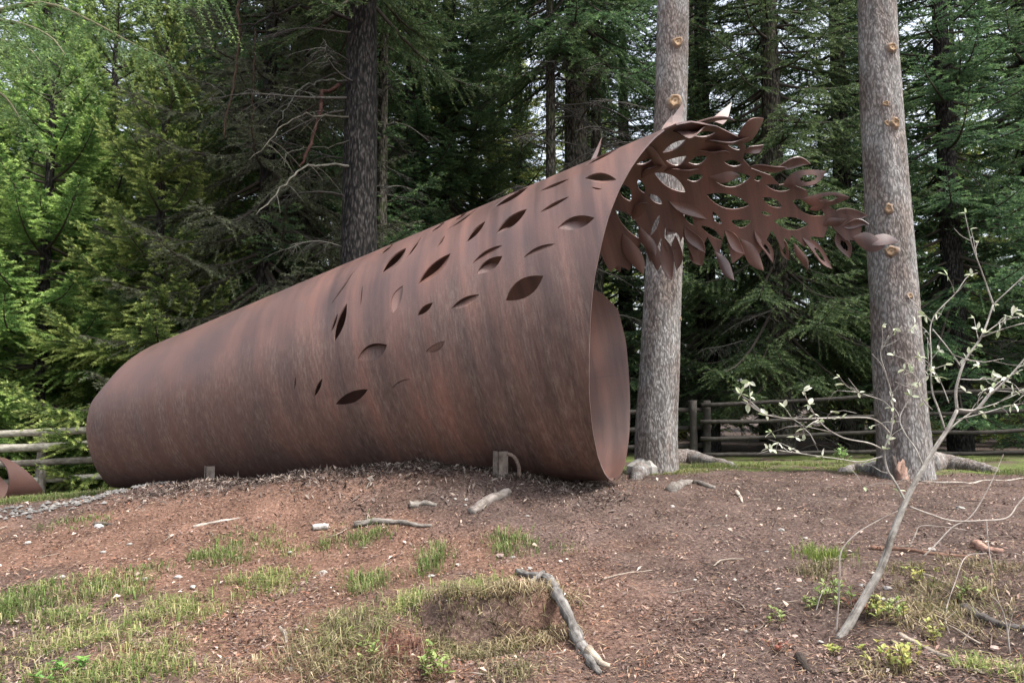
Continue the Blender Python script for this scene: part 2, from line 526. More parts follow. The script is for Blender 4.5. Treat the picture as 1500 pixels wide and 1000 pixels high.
def ground_sheet():
    def axis(lo, hi, step, end_lo, end_hi):
        c = list(np.arange(lo, hi + 1e-6, step))
        s = step; v = hi
        while v < end_hi: s *= 1.16; v += s; c.append(v)
        s = step; v = lo; pre = []
        while v > end_lo: s *= 1.16; v -= s; pre.append(v)
        return np.array(pre[::-1] + c)
    gx = axis(-5.6, 5.6, 0.045, -320, 320)
    gy = axis(2.2, 8.6, 0.04, -320, 320)
    X, Y = np.meshgrid(gx, gy)
    Z = ground(X, Y)
    fine = (1 - sstep(6, 10, np.hypot(X, Y - 4)))
    Z = Z + fine * 0.022 * (fbm(X * 17, Y * 17, 4, 3) - 0.5)
    ny, nx = X.shape
    i, j = np.meshgrid(np.arange(ny - 1), np.arange(nx - 1), indexing='ij')
    q = np.stack([i * nx + j, i * nx + j + 1, (i + 1) * nx + j + 1, (i + 1) * nx + j], -1).reshape(-1, 4)
    # zone masks in the attribute: r = orange needle litter, g = grass or moss, b = dark soil
    x = X.ravel(); y = Y.ravel()
    n1 = fbm(x * 1.1, y * 1.1, 21); n2 = fbm(x * 2.2, y * 2.2, 22)
    orange = sstep(0.35, 0.6, n1 + 0.35 * np.exp(-((x + 1.9) / 2.0) ** 2 - ((y - 5.0) / 0.9) ** 2)) * (1 - sstep(-0.3, 1.2, x - 0.2 * n2)) * (1 - sstep(5.4, 5.8, y + 0.1 * x))
    grassy = sstep(8.0, 8.6, y + 0.9 * (n2 - 0.5)) * sstep(0.9, 1.6, x) + sstep(8.2, 9.0, y - 0.3 * (n2)) * (1 - sstep(-3.5, -2.5, x))
    grassy = np.clip(grassy, 0, 1) * (1 - sstep(12, 16, y)) * sstep(0.38, 0.6, n2 + 0.12)
    soil = sstep(0.5, 0.7, fbm(x * 1.7, y * 1.7, 30)) * 0.6
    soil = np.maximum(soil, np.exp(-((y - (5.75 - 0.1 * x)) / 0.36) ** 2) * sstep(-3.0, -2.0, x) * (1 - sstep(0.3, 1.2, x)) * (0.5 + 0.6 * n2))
    soil = np.maximum(soil, sstep(12, 16, y))
    col = np.stack([orange, grassy, np.clip(soil, 0, 1)], -1)
    me = mk_mesh("ground", np.stack([x, y, Z.ravel()], -1), q, True, col)
    m, N, L, B = new_mat("forest_floor")
    tc = N.new("ShaderNodeTexCoord"); o = tc.outputs['Object']
    a = N.new("ShaderNodeAttribute"); a.attribute_name = "Col"
    sp = N.new("ShaderNodeSeparateColor"); L.new(a.outputs[0], sp.inputs[0])
    nA = noise(N, L, o, 55, 6, 0.72)
    base = ramp(N, [(0.28, (0.026, 0.018, 0.016)), (0.45, (0.076, 0.051, 0.043)), (0.58, (0.13, 0.09, 0.075)), (0.72, (0.28, 0.21, 0.175))]); L.new(nA, base.inputs[0])
    orr = ramp(N, [(0.28, (0.040, 0.022, 0.016)), (0.45, (0.12, 0.068, 0.048)), (0.6, (0.205, 0.12, 0.086)), (0.74, (0.36, 0.25, 0.185))]); L.new(nA, orr.inputs[0])
    soi = ramp(N, [(0.3, (0.022, 0.016, 0.013)), (0.5, (0.07, 0.05, 0.042)), (0.72, (0.17, 0.135, 0.115))]); L.new(nA, soi.inputs[0])
    gr = ramp(N, [(0.3, (0.03, 0.045, 0.012)), (0.5, (0.085, 0.115, 0.03)), (0.7, (0.2, 0.2, 0.08))]); L.new(nA, gr.inputs[0])
    c = mixc(N, L, sp.outputs[0], base.outputs[0], orr.outputs[0])
    c = mixc(N, L, sp.outputs[2], c, soi.outputs[0])
    c = mixc(N, L, sp.outputs[1], c, gr.outputs[0])
    nB = noise(N, L, o, 3.2, 4)
    vb = ramp(N, [(0.35, (0.75, 0.74, 0.73)), (0.65, (1.2, 1.2, 1.2))]); L.new(nB, vb.inputs[0])
    c = mixc(N, L, 1.0, c, vb.outputs[0], 'MULTIPLY')
    L.new(c, B.inputs['Base Color']); B.inputs['Roughness'].default_value = 0.95
    B.inputs['Specular IOR Level'].default_value = 0.15
    bump(N, L, nA, 0.8, 0.02, B)
    return tag(add("ground", me, m), kind="structure")


ground_sheet()

# ------------------------------------------------------------------ the rolled steel sculpture
# a slightly conical rolled sheet; axis, radii solved from its outline in the photograph
C0 = np.array([-3.9, 7.4594, -0.2262 + CAMZ]); C1 = np.array([0.8, 6.2, 0.6692 + CAMZ])
RA, RB = 0.6226, 1.3133
LEN = float(np.linalg.norm(C1 - C0)); AX = (C1 - C0) / LEN
NV = np.array([AX[1], -AX[0], 0.0]); NV /= np.linalg.norm(NV)
UPV = np.cross(AX, NV)
if UPV[2] < 0: UPV = -UPV
KR = (RB - RA) / LEN
VS = 1.1                                   # metres per radian in the sheet's flat pattern


def cone_hit(px, py, far):
    """flat-pattern coordinates (u, v) of the sheet point seen at a pixel"""
    d = ray(px, py)
    o = EYE - C0
    da = d @ AX; ca = o @ AX
    A = d @ d - da * da - (KR * da) ** 2
    B = d @ o - da * ca - KR * da * (RA + KR * ca)
    C = o @ o - ca * ca - (RA + KR * ca) ** 2
    D = max(B * B - A * C, 0.0)
    t = (-B + (1 if far else -1) * math.sqrt(D)) / A
    w = EYE + d * t - C0
    s = w @ AX
    w = w - s * AX
    return np.array([s, math.atan2(-(w @ NV), w @ UPV) * VS])


def S(uv):
    uv = np.asarray(uv, float)
    u = uv[..., 0:1]; th = uv[..., 1:2] / VS
    rad = np.cos(th) * UPV - np.sin(th) * NV
    P = C0 + AX * u + (RA + KR * u) * rad
    Nn = (rad - KR * AX) / math.sqrt(1 + KR * KR)
    return P, Nn


def leaf_px(A, B, up, lo, w, z, curve=0.0):
    A = np.array(A, float); B = np.array(B, float)
    d = B - A; l = np.linalg.norm(d); n = np.array([d[1], -d[0]]) / l
    prof = 4 * w * (1 - w)
    off = np.where(z >= 0, up * z, -lo * z) if up * lo <= 0 else (up + lo) / 2 + (up - lo) / 2 * z
    return A + d * w[..., None] + n * (prof * off + curve * np.sin(2 * np.pi * w))[..., None]


def leaf_outline(A, B, up, lo, far, curve=0.0, n=9):
    w = np.linspace(0, 1, n)
    p = np.vstack([leaf_px(A, B, up, lo, w, np.ones(n), curve), leaf_px(A, B, up, lo, w[::-1], -np.ones(n), curve)[1:-1]])
    return np.array([cone_hit(x, y, far) for x, y in p])


# near flank: (tip, tip, upper bulge, lower bulge, flap hinge, bend) in photograph pixels
NEAR = [((740, 440), (796, 404), 14, -13, None, 0), ((556, 373), (576, 357), 2, -2, None, 0),
        ((559, 400), (595, 363), 6, -8, 'lo', 24), ((595, 378), (617, 347), 2, -2, None, 0),
        ((485, 446), (520, 395), 1.6, -1.2, None, 0), ((528, 448), (531, 418), 1.2, -.8, None, 0),
        ((612, 416), (660, 371), 7, -10, 'lo', 34), ((663, 324), (683, 312), 2, -1.5, None, 0),
        ((654, 337), (699, 306), 2, -2, None, 0), ((682, 355), (711, 324), 4, -4, None, 0), ((628, 341), (652, 325), 2, -2, None, 0), ((700, 300), (722, 289), 1.5, -1.5, None, 0), ((640, 362), (652, 345), 1.6, -1.6, None, 0),
        ((575, 459), (590, 418), 9, -5, 'up', 26), ((722, 304), (774, 274), 4, -4, None, 0),
        ((726, 342), (772, 306), 7, -7, 'A', 38), ((791, 280), (834, 262), 2, -2, None, 0),
        ((791, 311), (834, 288), 3, -2, None, 0), ((857, 261), (903, 263), 9, -6, 'lo', 30),
        ((866, 274), (882, 277), .5, -2.0, None, 0), ((817, 334), (871, 319), 10, -9, 'A', 28),
        ((855, 243), (914, 211), 3, -3, None, 0), ((692, 386), (736, 359), 6, -2, 'lo', 26),
        ((698, 401), (736, 375), 8, -8, 'A', 30), ((767, 377), (813, 357), 6, -2, 'lo', 24),
        ((661, 452), (702, 431), 6, -7, 'lo', 32), ((489, 501), (508, 444), 5, -6, None, 0),
        ((484, 488), (495, 459), 2, -2, None, 0), ((611, 462), (634, 443), 4.5, -4.5, None, 0),
        ((524, 525), (567, 505), 11, -13, 'A', 26), ((623, 515), (652, 499), 3, -8, 'up', 30),
        ((574, 568), (601, 555), 4, -2, 'lo', 20), ((491, 592), (539, 570), 7, -9, None, 0),
        ((460, 581), (472, 554), 3, -3, None, 0), ((431, 571), (433, 552), 1.2, -1.2, None, 0)]
# tongue of leaves: openings on the far side
FAR = [((970, 222), (1005, 203), 4, -4), ((975, 234), (1006, 227), 1, -9), ((958, 252), (1004, 281), 9, -6), ((950, 283), (970, 298), 4, -4),
       ((974, 333), (995, 367), 9, -8), ((952, 345), (966, 313), 2, -4), ((901, 306), (938, 350), 10, -5), ((908, 268), (924, 294), 7, -6),
       ((932, 239), (956, 231), 2, -3), ((1008, 237), (1036, 228), 4, -6), ((1040, 258), (1100, 258), 6, -13), ((1034, 284), (1098, 300), 7, -11),
       ((1070, 322), (1101, 323), 1, -9), ((1026, 330), (1058, 352), 5, -3), ((1044, 309), (1057, 328), 2, -5), ((1121, 270), (1158, 277), 3, -5),
       ((1116, 289), (1146, 303), 5, -5), ((1113, 309), (1131, 314), 1, -3), ((1160, 293), (1208, 315), 9, -8), ((1133, 323), (1184, 329), 7, -9),
       ((1196, 294), (1214, 293), 2, -2), ((1149, 347), (1154, 364), 3, -3), ((1012, 196), (1048, 193), 3, -4), ((1062, 206), (1084, 219), 4, -3), ((1006, 262), (1030, 256), 4, -5), ((1076, 346), (1090, 364), 4, -4), ((1010, 346), (1022, 366), 4, -4), ((1104, 262), (1116, 258), 3, -4), ((1216, 318), (1234, 326), 3, -3), ((934, 262), (944, 282), 4, -4), ((1060, 236), (1086, 240), 4, -4), ((1000, 306), (1016, 330), 4, -4)]
CORE = [(972, 186), (990, 180), (1012, 177), (1050, 184), (1082, 200), (1092, 214), (1088, 232), (1100, 246), (1128, 256), (1141, 270), (1156, 268), (1180, 278), (1188, 298),
        (1198, 294), (1224, 308), (1247, 318), (1262, 333), (1258, 352), (1238, 352), (1214, 328), (1206, 348), (1188, 346), (1178, 362), (1160, 344), (1146, 366), (1130, 336), (1112, 372),
        (1088, 374), (1072, 386), (1062, 338), (1052, 376), (1036, 346), (1018, 384), (1000, 346), (984, 382), (968, 348), (952, 384), (940, 350), (922, 396), (905, 388), (893, 398), (880, 372),
        (850, 372), (820, 350), (815, 290), (850, 262)]
RIM_N = [(972, 190), (950, 210), (925, 243), (905, 280), (890, 320), (880, 360), (870, 410), (865, 460), (863, 520), (863, 580), (868, 630), (876, 670), (886, 694)]
RIM_F = [(912, 690), (919, 660), (923, 610), (922, 560), (917, 500), (905, 452), (882, 430), (868, 424)]
RIM_L = [(217, 509), (183, 532), (157, 560), (133, 590), (126, 625), (133, 667), (150, 700), (163, 713)]


def in_poly(P, poly):
    x, y = P[:, 0], P[:, 1]
    r = np.zeros(len(P), bool)
    x1, y1 = poly[-1]
    for x2, y2 in poly:
        c = ((y2 > y) != (y1 > y)) & (x < (x1 - x2) * (y - y2) / (y1 - y2 + 1e-12) + x2)
        r ^= c
        x1, y1 = x2, y2
    return r


def build_sheet(parent):
    rn = np.array([cone_hit(x, y, False) for x, y in RIM_N])
    rf = np.array([cone_hit(x, y, True) for x, y in RIM_F])
    vmax = math.pi * VS
    tip = rn[0]
    right = np.vstack([rf[::-1], [[rf[0, 0] - 0.03, vmax]]])           # far rim, top to bottom
    rr = np.vstack([[[rn[-1, 0] - 0.01, -vmax]], rn[::-1], [[tip[0] - 0.10, tip[1] + 0.35]], [[LEN * 1.03, 0.45]], [[LEN * 0.97, 0.95]], right])
    v_t, u_t = rr[:, 1], rr[:, 0]
    rl = np.array([cone_hit(x, y, False) for x, y in RIM_L])
    lv = np.concatenate([[-vmax], rl[::-1, 1], [0.0], -rl[:, 1], [vmax]])
    lu = np.concatenate([[rl[-1, 0] - 0.03], rl[::-1, 0], [rl[0, 0] + 0.20], rl[:, 0], [rl[-1, 0] - 0.03]])
    vg = np.linspace(-vmax, vmax, 141)

    def smooth_interp(v, x, y):
        f = np.interp(np.linspace(-vmax, vmax, 561), x, y)
        k = np.hanning(17); k /= k.sum()
        g = np.convolve(np.pad(f, 8, mode='edge'), k, 'valid')
        return np.interp(v, np.linspace(-vmax, vmax, 561), g)
    left_e = np.stack([smooth_interp(vg, lv, lu), vg], -1)
    vr_ = np.unique(np.concatenate([np.linspace(-vmax, vmax, 121), [tip[1]]]))
    right_e = np.stack([np.interp(vr_, v_t, u_t), vr_], -1)
    body = np.vstack([left_e, right_e[::-1]])
    core = np.vstack([[rn[0]], [cone_hit(x, y, True) for x, y in CORE]])
    holes = [leaf_outline(A, B, up, lo, False) for A, B, up, lo, h, b in NEAR] + [leaf_outline(A, B, up * 1.2, lo * 1.2, True) for A, B, up, lo in FAR]
    pts = []; edges = []

    def loop(P):
        k = len(pts)
        pts.extend([tuple(p) for p in P])
        edges.extend([(k + i, k + (i + 1) % len(P)) for i in range(len(P))])
    loop(body); loop(core)
    for h in holes: loop(h)
    gu = np.arange(-0.2, LEN * 1.62, 0.075)
    gv = np.arange(-vmax + 0.03, vmax, 0.06)
    G = np.stack(np.meshgrid(gu, gv), -1).reshape(-1, 2)
    keep = (in_poly(G, body) | in_poly(G, core))
    for h in holes: keep &= ~in_poly(G, h)
    pts.extend([tuple(p) for p in G[keep]])
    vo, eo, fo, *_ = delaunay_2d_cdt([Vector(p) for p in pts], edges, [], 0, 1e-5)
    P2 = np.array([tuple(v) for v in vo])
    T = np.array([f for f in fo if len(f) == 3], np.int32)
    cen = P2[T].mean(1)
    k = in_poly(cen, body) | in_poly(cen, core)
    for h in holes: k &= ~in_poly(cen, h)
    T = T[k]
    solid_sheet("sheet", P2, T, 0.012, parent)


def solid_sheet(name, P2, T, th, parent):
    P, Nn = S(P2)
    A = P[T]
    fn = np.cross(A[:, 1] - A[:, 0], A[:, 2] - A[:, 0])
    flip = (fn * Nn[T[:, 0]]).sum(1) < 0
    T = T.copy(); T[flip] = T[flip][:, ::-1]
    n = len(P)
    E = np.vstack([T[:, [0, 1]], T[:, [1, 2]], T[:, [2, 0]]])
    key = np.sort(E, 1); _, inv, cnt = np.unique(key[:, 0].astype(np.int64) * n + key[:, 1], return_inverse=True, return_counts=True)
    bd = E[cnt[inv] == 1]
    out = P; inn = P - Nn * th
    V = np.vstack([out, inn]); m = len(bd)
    W = np.stack([out[bd[:, 0]], out[bd[:, 1]], inn[bd[:, 1]], inn[bd[:, 0]]], 1).reshape(-1, 3)
    base = 2 * n + np.arange(m)[:, None] * 4
    q = base + np.array([1, 0, 3, 2])
    V = np.vstack([V, W])
    Nw = np.repeat(np.cross(W[1::4] - W[0::4], W[3::4] - W[0::4]), 4, axis=0)
    Nw /= -np.linalg.norm(Nw, axis=1)[:, None] + 1e-12
    NN = np.vstack([Nn, -Nn, Nw])
    uv = np.vstack([P2, P2, np.repeat(P2[bd[:, 0]], 4, axis=0)])
    sm = np.ones(len(T) * 2 + m, bool)
    me = mk_mesh(name, V, [np.vstack([T, T[:, ::-1] + n]), q], sm, None, uv)
    me.normals_split_custom_set_from_vertices(NN.tolist())
    return add(name, me, M_steel, parent)


def flap(parent, A, B, up, lo, hinge, bend, far, sign=-1, bend0=None, gap=0.004, nw=13, nz=5, th=0.009, curve=0.0, cup=0.0, hole=False):
    """a leaf of the sheet, still hanging on at its hinge and bent in (sign -1) or out (+1)"""
    if hole: nz = 11; nw = 17
    w, z = np.meshgrid(np.linspace(0.002, 0.998, nw), np.linspace(-1, 1, nz), indexing='ij')
    px = leaf_px(A, B, up, lo, w, z, curve)
    X = np.array([[cone_hit(*px[i, j], far) for j in range(nz)] for i in range(nw)])
    mid = X[nw // 2, nz // 2]
    rc = (RA + KR * mid[0]) / VS                   # v to metres
    M = X.copy(); M[..., 1] *= rc
    if hinge in ('lo', 'up'):
        base = M[:, :1] if hinge == 'lo' else M[:, -1:]
        vec = M - base
        dist = np.linalg.norm(vec, axis=-1)
        e = vec / (dist[..., None] + 1e-9)
        base = np.broadcast_to(base, M.shape)
    else:
        a, b = (M[0, nz // 2], M[-1, nz // 2]) if hinge == 'A' else (M[-1, nz // 2], M[0, nz // 2])
        e1 = (b - a) / np.linalg.norm(b - a)
        dist = (M - a) @ e1
        base = M - dist[..., None] * e1
        e = np.broadcast_to(e1, M.shape)
    dm = abs(dist).max() + 1e-6
    p1 = math.radians(bend); p0 = p1 * 0.6 if bend0 is None else math.radians(bend0)
    dq = np.maximum(dist, 0)
    # integrate a bend that grows with distance from the hinge
    Ic = np.zeros_like(dq); Is = np.zeros_like(dq); K = 12
    for k in range(K):
        ph = p0 + (p1 - p0) * (dq * (k + 0.5) / K) / dm
        Ic += np.cos(ph) * dq / K; Is += np.sin(ph) * dq / K
    Q = base + e * (Ic + np.minimum(dist, 0))[..., None]
    Q = Q.copy(); Q[..., 1] /= rc
    P, Nn = S(Q)
    zz = (1 - z ** 2)
    P = P + Nn * (sign * (Is + gap) - (0.006) + cup * zz * 4 * w * (1 - w))[..., None]
    du = np.gradient(P, axis=0); dv = np.gradient(P, axis=1)
    n3 = np.cross(du, dv)
    n3 = n3 / (np.linalg.norm(n3, axis=-1)[..., None] + 1e-12)
    n3[0] = n3[1]; n3[-1] = n3[-2]
    keep = np.ones((nw - 1, nz - 1), bool)
    if hole: keep[6:12, 4:6] = False; keep[7:11, 3:7] = False
    return plate(parent, P, n3, th, X, keep)


def plate(parent, P, n3, th, X, keep=None):
    nw, nz = P.shape[:2]
    top = P + n3 * th / 2; bot = P - n3 * th / 2
    i, j = np.meshgrid(np.arange(nw - 1), np.arange(nz - 1), indexing='ij')
    q = np.stack([i * nz + j, (i + 1) * nz + j, (i + 1) * nz + j + 1, i * nz + j + 1], -1).reshape(-1, 4)
    n = nw * nz
    if keep is not None: q = q[keep.ravel()]
    E = np.vstack([q[:, [0, 1]], q[:, [1, 2]], q[:, [2, 3]], q[:, [3, 0]]])
    key = np.sort(E, 1); _, inv, cnt = np.unique(key[:, 0] * n + key[:, 1], return_inverse=True, return_counts=True)
    E = E[cnt[inv] == 1]; rim = E[:, 0]; r2 = E[:, 1]
    tv = top.reshape(-1, 3); bv = bot.reshape(-1, 3)
    W = np.stack([tv[rim], tv[r2], bv[r2], bv[rim]], 1).reshape(-1, 3)
    qw = 2 * n + np.arange(len(rim))[:, None] * 4 + np.arange(4)
    uv = X.reshape(-1, 2)
    uvw = np.repeat(uv[rim], 4, axis=0)
    me = mk_mesh("leaf", np.vstack([tv, bv, W]), np.vstack([q, q[:, ::-1] + n, qw[:, ::-1]]),
                 np.concatenate([np.ones(2 * len(q), bool), np.zeros(len(rim), bool)]), None, np.vstack([uv, uv, uvw]))
    return add("leaf", me, M_steel, parent)


def spike(parent, a, tip, depth, width, lean, bulge=0.35):
    """a narrow leaf standing off the sheet: base and tip pixels, distance of its base"""
    p0 = at(*a, depth); p1 = at(*tip, depth + lean)
    w, z = np.meshgrid(np.linspace(0.0, 1, 11), np.linspace(-1, 1, 5), indexing='ij')
    d = p1 - p0
    side = np.cross(d, [0.35, 1, 0.1]); side /= np.linalg.norm(side)
    nrm = np.cross(side, d / np.linalg.norm(d))
    prof = np.clip((1 - w) ** 0.8 * (0.75 + bulge * np.sin(np.pi * w)), 0.001, None)
    P = p0 + d * w[..., None] + side * (z * prof * width)[..., None] + nrm * (0.10 * np.linalg.norm(d) * np.sin(np.pi * w) * 0.6)[..., None]
    n3 = np.cross(np.gradient(P, axis=0), np.gradient(P, axis=1)); n3 /= np.linalg.norm(n3, axis=-1)[..., None] + 1e-12
    n3[-1] = n3[-2]
    X = np.stack([w * 0.5 + a[0] * 0.01, z * 0.1 - 0.2 + 0.01 * a[1]], -1)
    return plate(parent, P, n3, 0.009, X)


def make_sculpture():
    root = empty("steel_sculpture", (float(C1[0]), float(C1[1]), float(ground(C1[0], C1[1]))))
    root.location = (0, 0, 0)
    tag(root, "huge rusty steel sheet rolled into a horn with leaf cutouts and a leafy tongue", "sculpture")
    build_sheet(root)
    for A, B, up, lo, h, b in NEAR:
        if h: flap(root, A, B, up * 0.97, lo * 0.97, h, b, False)
    # leaves of the tongue: base pixel, tip pixel, bulges, bend inwards (towards the mouth) or out
    T = [((1097, 244), (1152, 245), 10, -7, 26, -1), ((1138, 246), (1190, 243), 13, -3, 8, 1), ((1146, 268), (1209, 250), 11, -11, 30, -1),
         ((1172, 291), (1240, 285), 8, -13, 14, -1), ((1208, 324), (1277, 317), 15, -5, 12, 1), ((1232, 332), (1270, 327), 9, -4, 22, -1),
         ((1248, 348), (1294, 361), 13, -13, 10, -1), ((1262, 352), (1315, 354), 10, -9, 42, -1), ((1174, 347), (1219, 394), 10, -9, 36, -1),
         ((1104, 335), (1132, 385), 9, -7, 36, -1), ((1084, 350), (1117, 396), 10, -10, 6, -1), ((1163, 356), (1187, 397), 6, -5, 16, 1),
         ((1137, 346), (1165, 386), 7, -6, 30, 1), ((1227, 336), (1247, 379), 9, -11, 10, 1), ((1046, 368), (1073, 414), 9, -6, 28, -1),
         ((954, 346), (962, 396), 9, -8, 5, -1), ((970, 345), (983, 410), 10, -10, 8, -1), ((990, 345), (992, 397), 9, -6, 6, 1),
         ((886, 340), (911, 405), 13, -8, 16, 1), ((912, 340), (941, 400), 11, -11, 12, -1), ((1012, 352), (1030, 391), 13, -12, 10, 1),
         ((1005, 184), (1083, 189), 10, 3, 10, 1), ((1032, 205), (1096, 200), 6, -8, 24, -1), ((1076, 208), (1123, 180), 12, -11, 14, 1),
         ((1090, 224), (1118, 211), 5, -4, 26, -1), ((1022, 219), (1070, 224), 8, -4, 22, -1), ((985, 190), (1035, 182), 7, -5, 18, -1),
         ((1038, 258), (1083, 256), 6, -7, 40, -1), ((972, 250), (1024, 247), 9, -5, 26, -1), ((978, 292), (1036, 321), 11, -7, 34, -1),
         ((940, 210), (972, 232), 6, -7, 12, -1), ((1185, 306), (1214, 292), 8, -6, 18, -1), ((976, 345), (994, 334), 9, -4, 16, 1)]
    T += [((1010, 300), (1040, 268), 8, -7, 26, 1), ((940, 260), (966, 225), 8, -6, 24, -1),
          ((925, 320), (945, 285), 8, -7, 22, -1), ((1060, 335), (1088, 372), 8, -8, 26, -1), ((1002, 330), (1030, 368), 8, -9, 24, -1), ((1205, 330), (1236, 318), 7, -6, 26, -1), ((936, 330), (958, 372), 8, -8, 24, -1)]
    PALE = {(1209, 250), (1315, 354), (1219, 394), (1132, 385), (1083, 256), (1036, 321), (1118, 211)}   # twisted to face the sky
    DIM = {(1152, 245), (1024, 247), (1096, 200), (1035, 182), (1070, 224)}                 # twisted to face the ground
    HOLED = {(1209, 250), (1219, 394), (1132, 385), (1247, 379), (1240, 285), (1165, 386)}     # leaves with a slit of their own
    for k, (A, B, up, lo, b, sg) in enumerate(T):
        b = b * 1.3
        h = 'up' if B in PALE else 'lo' if B in DIM else 'A'
        if h != 'A': b = 46
        flap(root, A, B, up, lo, h, b, True, -1 if h != 'A' else sg, bend0=b * 0.25, curve=(-1) ** k * 1.6, cup=(-1) ** (k // 2) * 0.016, hole=B in HOLED)
    # leaves standing up along the top
    spike(root, (868, 236), (882, 200), 5.75, 0.022, 0.1, 0.2)
    spike(root, (984, 190), (1001, 150), 6.2, 0.07, 0.15)
    spike(root, (1050, 180), (1072, 150), 6.2, 0.07, 0.2)
    spike(root, (975, 192), (985, 168), 6.2, 0.05, 0.1)
    # unseen plate added across the low end to darken the horn's inside
    vv = np.linspace(-math.pi, math.pi, 49)[:-1] * VS
    rl = np.array([cone_hit(x, y, False) for x, y in RIM_L])
    lv = np.concatenate([[-math.pi * VS], rl[::-1, 1], [0.0], -rl[:, 1], [math.pi * VS]])
    lu = np.concatenate([[rl[-1, 0] - 0.03], rl[::-1, 0], [rl[0, 0] + 0.20], rl[:, 0], [rl[-1, 0] - 0.03]])
    ring, rn_ = S(np.stack([np.interp(vv, lv, lu) + 0.06, vv], -1))
    ring = ring - rn_ * 0.013
    cen = ring.mean(0); V = np.vstack([ring, ring * 0.5 + cen * 0.5, [cen]])
    n = 48; j = np.arange(n); j2 = (j + 1) % n
    me = mk_mesh("light_block_plate", V, [np.stack([j, j2, n + j2, n + j], -1), np.stack([n + j, n + j2, np.full(n, 2 * n)], -1)], True, None, np.stack([V[:, 1] * 0.6, V[:, 2]], -1))
    add("light_block_plate", me, M_steel, root)
    # steel supports
    for (x, y, dep, hgt, wd) in ((738, 676, 5.55, 0.34, 0.085), (307, 696, 6.35, 0.22, 0.075)):
        p = at(x, y, dep); g = float(ground(p[0], p[1]))
        mb = MB()
        hw = wd / 2; z0 = g - 0.12; z1 = p[2] + 0.075
        ang = 0.5
        for (sx, sy, tx, ty) in ((0, 0, wd, 0.010), (0, 0, 0.010, wd)):
            q = np.array([(0, 0), (tx, 0), (tx, ty), (0, ty)])
            c, s_ = math.cos(ang), math.sin(ang)
            q = np.stack([q[:, 0] * c - q[:, 1] * s_, q[:, 0] * s_ + q[:, 1] * c], -1) + p[:2] - (hw, 0)
            V = [(a, b, z0) for a, b in q] + [(a, b, z1) for a, b in q]
            mb.put(V, [(0, 1, 5, 4), (1, 2, 6, 5), (2, 3, 7, 6), (3, 0, 4, 7), (4, 5, 6, 7)], None, (0.2, 0.17, 0.15))
        add("support_post", mb.mesh("support_post", False), M_wood, root)
    mb = MB()
    P = [at(x, y, 5.5) for x, y in ((743, 664), (752, 668), (759, 680), (761, 697))]
    mb.tube(spline(P, 12), 0.014, 8, (0.16, 0.125, 0.105))
    add("bracket_rod", mb.mesh("bracket_rod"), M_wood, root)
    return root


make_sculpture()


def make_small_sculpture():
    root = empty("steel_tube")
    tag(root, "short rusty steel tube with a dark open mouth, sunk in grass before the fence", "sculpture")
    c = at(-12, 704, 8.1); d = np.array([0.30, 0.95, -0.08]); d /= np.linalg.norm(d)
    ax2 = np.cross(d, [0, 0, 1.0]); ax2 /= np.linalg.norm(ax2); ax3 = np.cross(ax2, d)
    nu, nt = 14, 48
    U, TH = np.meshgrid(np.linspace(0, 1, nu), np.linspace(0, 2 * np.pi, nt), indexing='ij')
    start = -0.03 * np.cos(TH); end = 0.32 - 0.27 * np.cos(TH)
    s = start * (1 - U) + end * U
    r = 0.25 + 0.0 * s
    P = c + s[..., None] * d + (r * np.cos(TH))[..., None] * ax3 + (r * np.sin(TH))[..., None] * ax2
    nrm = np.cos(TH)[..., None] * ax3 + np.sin(TH)[..., None] * ax2
    plate_obj = plate(root, P, nrm, 0.012, np.stack([s, TH * 0.35], -1))
    plate_obj.name = "sheet"
    return root


make_small_sculpture()

# ------------------------------------------------------------------ trees
def trunk_mesh(path, radii, sides=40, rows=120, flare=None, seed=0, rough=0.03, lobes=5):
    """path: list of points, radii at them; flare = (height, factor) root swell above the first point"""
    path = np.asarray(path, float)
    radii = np.interp(np.linspace(0, 1, len(path)), np.linspace(0, 1, len(radii)), radii)
    P = spline(path, rows)
    R = np.interp(P[:, 2], path[:, 2], radii)
    th = np.arange(sides) / sides * 2 * np.pi
    z = P[:, 2] - P[0, 2]
    rr = np.repeat(R[:, None], sides, 1)
    if flare:
        fh, ff = flare
        g = np.exp(-z / fh)[:, None]
        lob = 0.55 + 0.45 * np.cos(lobes * th + seed) + 0.25 * np.cos((lobes - 2) * th + 2.1 * seed)
        rr = rr * (1 + ff * g ** 1.3 * lob[None])
    s = seed * 3.7
    nz = fbm(th[None] * 0 + np.cos(th)[None] * 2.2 + 5 + s, z[:, None] * 1.3 + np.sin(th)[None] * 2.2, 11 + seed, 3) - 0.5
    nf = vnoise(np.cos(th)[None] * 9 + 20 + s, z[:, None] * 9 + np.sin(th)[None] * 9, 14 + seed) - 0.5
    rr = rr * (1 + rough * 3.0 * nz + rough * 1.3 * nf)
    V = P[:, None] + np.stack([np.cos(th)[None] * rr, np.sin(th)[None] * rr, 0 * rr], -1)
    i, j = np.meshgrid(np.arange(rows - 1), np.arange(sides), indexing='ij'); j2 = (j + 1) % sides
    q = np.stack([i * sides + j, i * sides + j2, (i + 1) * sides + j2, (i + 1) * sides + j], -1).reshape(-1, 4)
    return mk_mesh("trunk", V.reshape(-1, 3), q, True)


